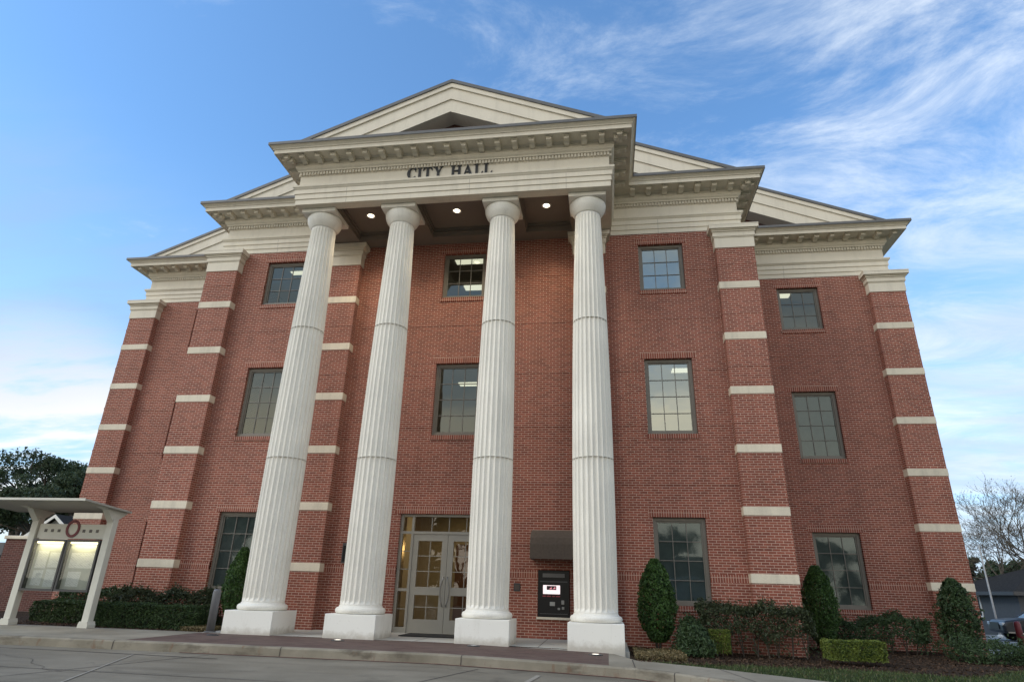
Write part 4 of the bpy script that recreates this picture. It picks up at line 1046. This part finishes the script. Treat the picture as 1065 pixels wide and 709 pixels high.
for _ in range(52000):
    x = 4 + 11.5 * rs.random(); y = rs.uniform(-7, 3.5)
    if not ((y <= bed_edge(x) + .12 or x > 12.4) and y > strip_back(x) + .02): continue
    if 12.6 < x and 2.1 < y < 4.2: continue
    if noise.noise(Vector((x * 1.1, y * 1.1, 3))) < -.25 and rs.random() < .6: continue
    z = lawnz(x, y); h = rs.uniform(.02, .055); a = rs.uniform(0, 3.14); dx, dy = math.cos(a) * .006, math.sin(a) * .006; lx_, ly_ = rs.gauss(0, .014), rs.gauss(0, .014)
    mb.v += [(x - dx, y - dy, z), (x + dx, y + dy, z), (x + lx_, y + ly_, z + h)]; k = len(mb.v); mb.f.append((k - 3, k - 2, k - 1)); mb.mi.append(0)
tag(mb.build('grass', leaf_mat('grass_blade', (.024, .045, .012), (.055, .08, .022), 1.5, (.16, .13, .07)), None, False, False), 'short patchy green grass on the lawn right of the walk', 'grass', None, 'stuff')

# trees
def limb(m, p, d_, ln, r, depth, rs, tips, spread=.6, seg=3, minr=.01, up=.15):
    pts = [p]; q = p.copy(); dd = d_.copy()
    for _ in range(seg):
        dd = (dd + Vector((rs.gauss(0, .16), rs.gauss(0, .16), rs.gauss(0, .10) + up * .12))).normalized(); q = q + dd * ln / seg; pts.append(q.copy())
    r2 = max(minr, r * .66)
    m.tube(pts, [r + (r2 - r) * i / seg for i in range(seg + 1)], 7 if r > .1 else (5 if r > .03 else 3))
    if depth == 0: tips.append((q, dd)); return
    nb = rs.choice((2, 3, 3)) if depth > 1 else 3
    for k in range(nb):
        a = rs.uniform(0, 6.28); o_ = dd.orthogonal().normalized(); o_ = Matrix.Rotation(a, 3, dd) @ o_
        nd_ = (dd + o_ * rs.uniform(.5, 1.1) * spread + Vector((0, 0, up))).normalized()
        limb(m, q - dd * ln * rs.uniform(0, .25), nd_, ln * rs.uniform(.62, .86), r2 * rs.uniform(.7, .95), depth - 1, rs, tips, spread, seg, minr, up)
def oak(label, x, y, z, h, rad, seed, n=9000, group='oaks', size=.14, density=1.0):
    rs = random.Random(seed); o = empty('oak_tree', label, 'tree', (x, y, z), 0, group); m = MB(); tips = []
    tr = h * .20; m.tube([(0, 0, -.4), (.1, 0, tr * .5), (0, .1, tr)], [h * .05, h * .04, h * .036], 9)
    for k in range(6):
        a = k * 1.05 + rs.uniform(-.2, .2); el_ = rs.uniform(.35, 1.2)
        limb(m, Vector((0, .05, tr)), Vector((math.cos(a) * math.cos(el_), math.sin(a) * math.cos(el_), math.sin(el_))), rad * .50, h * .024, 3, rs, tips, .8, 3, .02, .05)
    m.build('trunk', M_bark, o, True)
    mb = MB(); pts = []
    per = int(n / max(1, len(tips)))
    for q, dd in tips:
        if rs.random() > density: continue
        c_ = Vector(q); rr = rad * rs.uniform(.11, .19); sq = rs.uniform(.5, .8)
        for _ in range(per):
            v = Vector((rs.gauss(0, 1), rs.gauss(0, 1), rs.gauss(0, 1))); v = v.normalized() * rr * rs.random() ** .45; v.z *= sq
            v *= lump(v, .5, 1.5, seed)
            pts.append((c_ + v, v.normalized() if v.length > 0 else Vector((0, 0, 1))))
    leaves(mb, pts, size, rs); mb.build('crown', L_oak, o, False, False); return o
oak('dark spreading oak nearest the building corner at the left edge', -35.5, 30, -.7, 10.5, 6.2, 31, 26000, 'oaks behind the brick wall on the left')
oak('large dark oak behind the notice board roof at the left edge', -44.5, 33, -.7, 13.0, 7.0, 32, 26000, 'oaks behind the brick wall on the left')
oak('distant oak showing low between the two large oaks on the left', -48, 46, -.7, 12.0, 8.0, 33, 18000, 'oaks behind the brick wall on the left', .2)

def bare_tree(label, x, y, z, h, seed, group, leafn=2600):
    rs = random.Random(seed); o = empty('bare_tree', label, 'tree', (x, y, z), 0, group); m = MB(); tips = []
    m.tube([(0, 0, -.3), (.05, .0, h * .10), (0, .03, h * .2)], [h * .030, h * .025, h * .022], 9)
    for k in range(5):
        a = k * 1.26 + rs.uniform(-.3, .3); el_ = rs.uniform(.65, 1.25)
        limb(m, Vector((0, .03, h * .19)), Vector((math.cos(a) * math.cos(el_), math.sin(a) * math.cos(el_), math.sin(el_))), h * .27, h * .012, 6, rs, tips, .62, 3, .007, .12)
    m.build('trunk', M_barkpale, o)
    mb = MB(); pts = []
    for q, dd in tips:
        for _ in range(2):
            if rs.random() < .7: pts.append((Vector(q) + Vector((rs.gauss(0, .12), rs.gauss(0, .12), rs.gauss(0, .12))), dd))
    leaves(mb, pts, .045, rs); mb.build('crown', leaf_mat('sparse_leaf', (.07, .06, .03), (.12, .10, .05), 3), o, False, False); return o
bare_tree('tall bare winter tree rising behind the small house on the right', 33.2, 34, -.7, 9.6, 41, 'bare trees behind the house')
bare_tree('lower bare winter tree close to the right corner of the city hall', 29.9, 33, -.7, 8.0, 43, 'bare trees behind the house')
oak('low dark evergreen oak behind the small house at the right', 41.5, 46, -.7, 5.6, 4.5, 35, 14000, 'oaks behind the house on the right', .16)
oak('dark evergreen oak seen between the building corner and the white pole', 35, 47, -.7, 5.8, 4.2, 36, 14000, 'oaks behind the house on the right', .16)

# ================================================================== LEFT: brick wall, grey gate, far gabled house
o = empty('garden_wall', 'dark red brick wall with a pale stone coping at the left edge', 'wall', (-13.3, 2.95, -.05))
m = MB(); m.box(-1.15, 1.04, -.12, .12, -.3, 2.02); m.build('wall_body', M_brick_dark, o)
m = MB(); m.box(-1.20, 1.03, -.17, .17, 2.02, 2.12, bev=.015); m.build('coping', M_stone, o)
o = empty('metal_gate', 'dark grey panel gate standing left of the brick wall', 'gate', (-16.2, 2.95, -.05))
m = MB()
for k in range(8): m.box(-1.70 + .42 * k, -1.70 + .42 * k + .405, -.03, .0, .06, 1.92)
m.build('board_panel', flat('grey_gate_paint', (.09, .095, .10), .6), o)
m = MB(); m.box(-1.75, 1.70, .002, .05, .1, .2); m.box(-1.75, 1.70, .002, .05, 1.72, 1.82)
for x in (-1.75, 1.64): m.box(x, x + .07, .0, .08, -.2, 2.0)
m.build('gate_frame', M_char, o)
m = MB()
for z in (.5, .95, 1.5): m.box(1.56, 1.63, -.05, -.031, z, z + .06)
m.build('hinge', M_black, o)
def house(name, label, x, y, z, wx, wy, h, rh, rz, wallm, roofm, group=None, gable=False, cat='house'):
    o = empty(name, label, cat, (x, y, z), rz, group)
    m = MB(); m.box(-wx, wx, -wy, wy, -.3, h); wl = m.build('wall', wallm, o)
    m = MB(); e = .45
    if gable:
        m.prism([(-wx - e, h - .1), (0, h + rh), (wx + e, h - .1), (wx + e - .1, h - .18), (0, h + rh - .16), (-wx - e + .1, h - .18)], 'y', -wy - .35, wy + .35); m.build('roof', roofm, o)
        m = MB(); m.prism([(-wx, h), (0, h + rh - .17), (wx, h)], 'y', -wy - .02, wy + .02); m.build('gable_wall', wallm, wl)
        m = MB(); q = .16
        m.prism([(-wx - e, h - .12), (0, h + rh - .02), (0, h + rh - .02 - q * 1.2), (-wx - e + .12, h - .12 - q)], 'y', -wy - .38, -wy - .351); m.prism([(wx + e, h - .12), (0, h + rh - .02), (0, h + rh - .02 - q * 1.2), (wx + e - .12, h - .12 - q)], 'y', -wy - .38, -wy - .351); m.build('barge_board', M_white, o)
    else:
        a, b = wx + e, wy + e; r_ = max(.2, wx - wy)
        V = [(-a, -b, h), (a, -b, h), (a, b, h), (-a, b, h), (-r_, 0, h + rh), (r_, 0, h + rh)]
        for f in ((0, 1, 5, 4), (1, 2, 5), (2, 3, 4, 5), (3, 0, 4), (3, 2, 1, 0)): m.face([V[i] for i in f])
        m.build('roof', roofm, o)
        m = MB(); m.box(-a, a, -b - .02, -b, h - .16, h + .03); m.box(-a, a, b, b + .02, h - .16, h + .03); m.box(-a - .02, -a, -b, b, h - .16, h + .03); m.box(a, a + .02, -b, b, h - .16, h + .03); m.build('fascia', M_char if 'grey' in label else M_white, o)
    n_ = max(1, int(wx / 1.6))
    for i in range(n_):
        cx_ = -wx + (i + .5) * 2 * wx / n_
        m = MB(); m.box(cx_ - .5, cx_ + .5, -wy - .04, -wy - .001, .95, 2.15); wi = m.build('window', M_white, o)
        m = MB(); m.box(cx_ - .43, cx_ - .01, -wy - .05, -wy - .041, 1.02, 2.08); m.box(cx_ + .01, cx_ + .43, -wy - .05, -wy - .041, 1.02, 2.08); m.build('pane', M_black, wi)
    m = MB(); m.box(-wx - .04, -wx - .001, -.5, .5, .9, 2.1); wi = m.build('window', M_white, o); m = MB(); m.box(-wx - .05, -wx - .041, -.42, .42, .98, 2.02); m.build('pane', M_black, wi)
    return o
M_siding = flat('pale_siding', (.36, .37, .37), .8); M_gsiding = flat('grey_siding', (.075, .08, .085), .8)
house('gabled_house', 'white gabled house peeking over the header of the notice board', -28.6, 22.5, -.6, 1.7, 3.0, 3.55, 1.45, 0, M_siding, M_roofsh, None, True)
house('low_house', 'low grey house with a dark hip roof behind the parked car at the right edge', 31.5, 29.5, -.62, 6.2, 3.8, 1.75 + .5, 1.55, R(4), M_gsiding, M_roofsh)

# ================================================================== RIGHT: car, red bollard, white pole
def suv(x, y, z, rz):
    o = empty('parked_car', 'dark grey sport utility car parked behind the red bollard at the right edge', 'car', (x, y, z), rz)
    P_ = flat('dark_car_paint', (.018, .020, .024), .32, 0, .4, .03)
    # side outline of the lower body; x forward
    low = [(-2.3, .42), (-2.34, .80), (-2.28, 1.00), (-1.2, 1.06), (.75, 1.04), (1.55, .98), (2.2, .88), (2.36, .70), (2.36, .42), (2.25, .34), (-2.2, .34)]
    hw = .92
    bm = bmesh.new()
    def ring(y_, inset): return [bm.verts.new((px * (1 - inset * .04), y_, pz if pz < .6 else pz - inset * .04)) for px, pz in low]
    ys_ = [(-hw, 1), (-hw + .09, .1), (hw - .09, .1), (hw, 1)]; rings = [ring(a, b) for a, b in ys_]
    for r0, r1 in zip(rings, rings[1:]):
        for i in range(len(low)): j = (i + 1) % len(low); bm.faces.new((r0[i], r0[j], r1[j], r1[i]))
    bm.faces.new(rings[0][::-1]); bm.faces.new(rings[-1])
    bmesh.ops.recalc_face_normals(bm, faces=bm.faces); me = bpy.data.meshes.new('body'); bm.to_mesh(me); bm.free(); me.materials.append(P_); b = bpy.data.objects.new('body', me); col.objects.link(b); b.parent = o
    md = b.modifiers.new('bevel', 'BEVEL'); md.width = .05; md.segments = 3; md.limit_method = 'ANGLE'; md.angle_limit = R(30)
    cab0 = [(-2.2, 1.0), (1.05, 1.03)]; g = MB()
    base = [(-2.22, -.86), (1.12, -.86), (1.12, .86), (-2.22, .86)]; top = [(-1.95, -.68), (.25, -.68), (.25, .68), (-1.95, .68)]
    zb, zt = .98, 1.58
    for i in range(4):
        j = (i + 1) % 4; g.face([(*base[i], zb), (*base[j], zb), (*top[j], zt), (*top[i], zt)])
    g.build('window_glass', flat('car_glass', (.02, .025, .03), .06, 0, .8), o)
    m = MB(); m.box(-2.0, .32, -.71, .71, 1.565, 1.63, bev=.03); m.build('roof', P_, o)
    m = MB()
    for s_ in (-1, 1):
        for bx_, tx in ((-2.2, -1.93), (-.95, -.90), (.1, -.15), (1.1, .26)):
            m.tube([(bx_, s_ * .875, zb), (tx, s_ * .70, zt)], .035, 6)
    m.build('pillar', P_, o)
    for sx2 in (-1.42, 1.45):
        for s_ in (-1, 1):
            m = MB(); prof_ = [(.0, -.11), (.30, -.11), (.355, -.07), (.355, .07), (.30, .11), (.0, .11)]
            base_ = len(m.v); n2 = 24
            for r_, yy in prof_:
                for q in range(n2): a = 2 * math.pi * q / n2; m.v.append((sx2 + r_ * math.cos(a), s_ * .84 + yy, .355 + r_ * math.sin(a)))
            for j in range(len(prof_) - 1):
                for q in range(n2): q2 = (q + 1) % n2; m.f.append((j * n2 + q, j * n2 + q2, (j + 1) * n2 + q2, (j + 1) * n2 + q)); m.mi.append(0)
            wh = m.build('wheel', flat('tyre_rubber', (.015, .015, .015), .8), o)
            m = MB()
            for q in range(5):
                a = q * 1.2566; m.prism([(sx2 + .04 * math.cos(a + 1.2), .355 + .04 * math.sin(a + 1.2)), (sx2 + .22 * math.cos(a + .16), .355 + .22 * math.sin(a + .16)), (sx2 + .22 * math.cos(a - .16), .355 + .22 * math.sin(a - .16)), (sx2 + .04 * math.cos(a - 1.2), .355 + .04 * math.sin(a - 1.2))], 'y', s_ * .95 - .012, s_ * .95 + .008)
            m.build('rim', flat('alloy_rim', (.45, .45, .46), .3, .9), wh)
    for s_ in (-1, 1):
        m = MB(); m.box(2.18, 2.36, min(s_ * .55, s_ * .86), max(s_ * .55, s_ * .86), .68, .80, bev=.02); m.build('headlight', flat('headlight_glass', (.55, .57, .58), .15), o)
        m = MB(); m.box(-2.37, -2.28, min(s_ * .62, s_ * .88), max(s_ * .62, s_ * .88), .78, .95, bev=.02); m.build('tail_light', M_red, o)
        m = MB(); m.box(.78, .95, min(s_ * .9, s_ * 1.06), max(s_ * .9, s_ * 1.06), 1.0, 1.12, bev=.03); m.build('wing_mirror', P_, o)
        m = MB(); m.box(-2.15, 2.2, s_ * .915 - .012, s_ * .915 + .012, .36, .42); m.build('side_trim', M_steel, o)
    m = MB(); m.box(2.36, 2.385, -.5, .5, .50, .80, bev=.01); m.build('grille', M_black, o)
    return o
suv(24.0, 20.2, -.58, R(172))
o = empty('red_bollard', 'dark red steel bollard at the edge of the far right path', 'bollard', (15.25, 6.9, -.42))
m = MB(); m.lathe([(.085, 0), (.085, .88), (.07, .93), (.03, .95)], 0, 0, 20); m.build('post', M_red, o, True); m = MB(); m.lathe([(.14, 0), (.14, .02), (.09, .03)], 0, 0, 20); m.build('base_plate', M_red, o)
o = empty('white_pole', 'thin white metal pole rising behind the parked car', 'pole', (23.75, 24.3, -.6))
m = MB(); m.lathe([(.055, 0), (.045, 1.8), (.035, 4.55), (.015, 4.6)], 0, 0, 14); m.build('shaft', flat('weathered_white_paint', (.45, .44, .42), .6), o, True); m = MB(); m.lathe([(.12, 0), (.12, .1), (.07, .14)], 0, 0, 14); m.build('base', M_white, o)

# across the street, behind the viewer: what the windows mirror
for i, (x, y, h, rd) in enumerate(((-30, -50, 9, 7), (-12, -56, 8, 6.5), (6, -52, 7.5, 6), (22, -55, 10, 7.5), (40, -52, 9, 7))):
    oak(['broad oak across the street, far left of the row', 'oak across the street, second from the left of the row', 'small oak across the street, in the middle of the row', 'tall oak across the street, second from the right of the row', 'broad oak across the street, far right of the row'][i], x, y, -.7, h, rd, 60 + i, 5000, 'oaks across the street', .35)
house('street_house', 'low pale house across the street between the oaks', 14, -48, -.6, 7, 4, 2.9, 2.0, R(180), M_siding, M_roofsh)
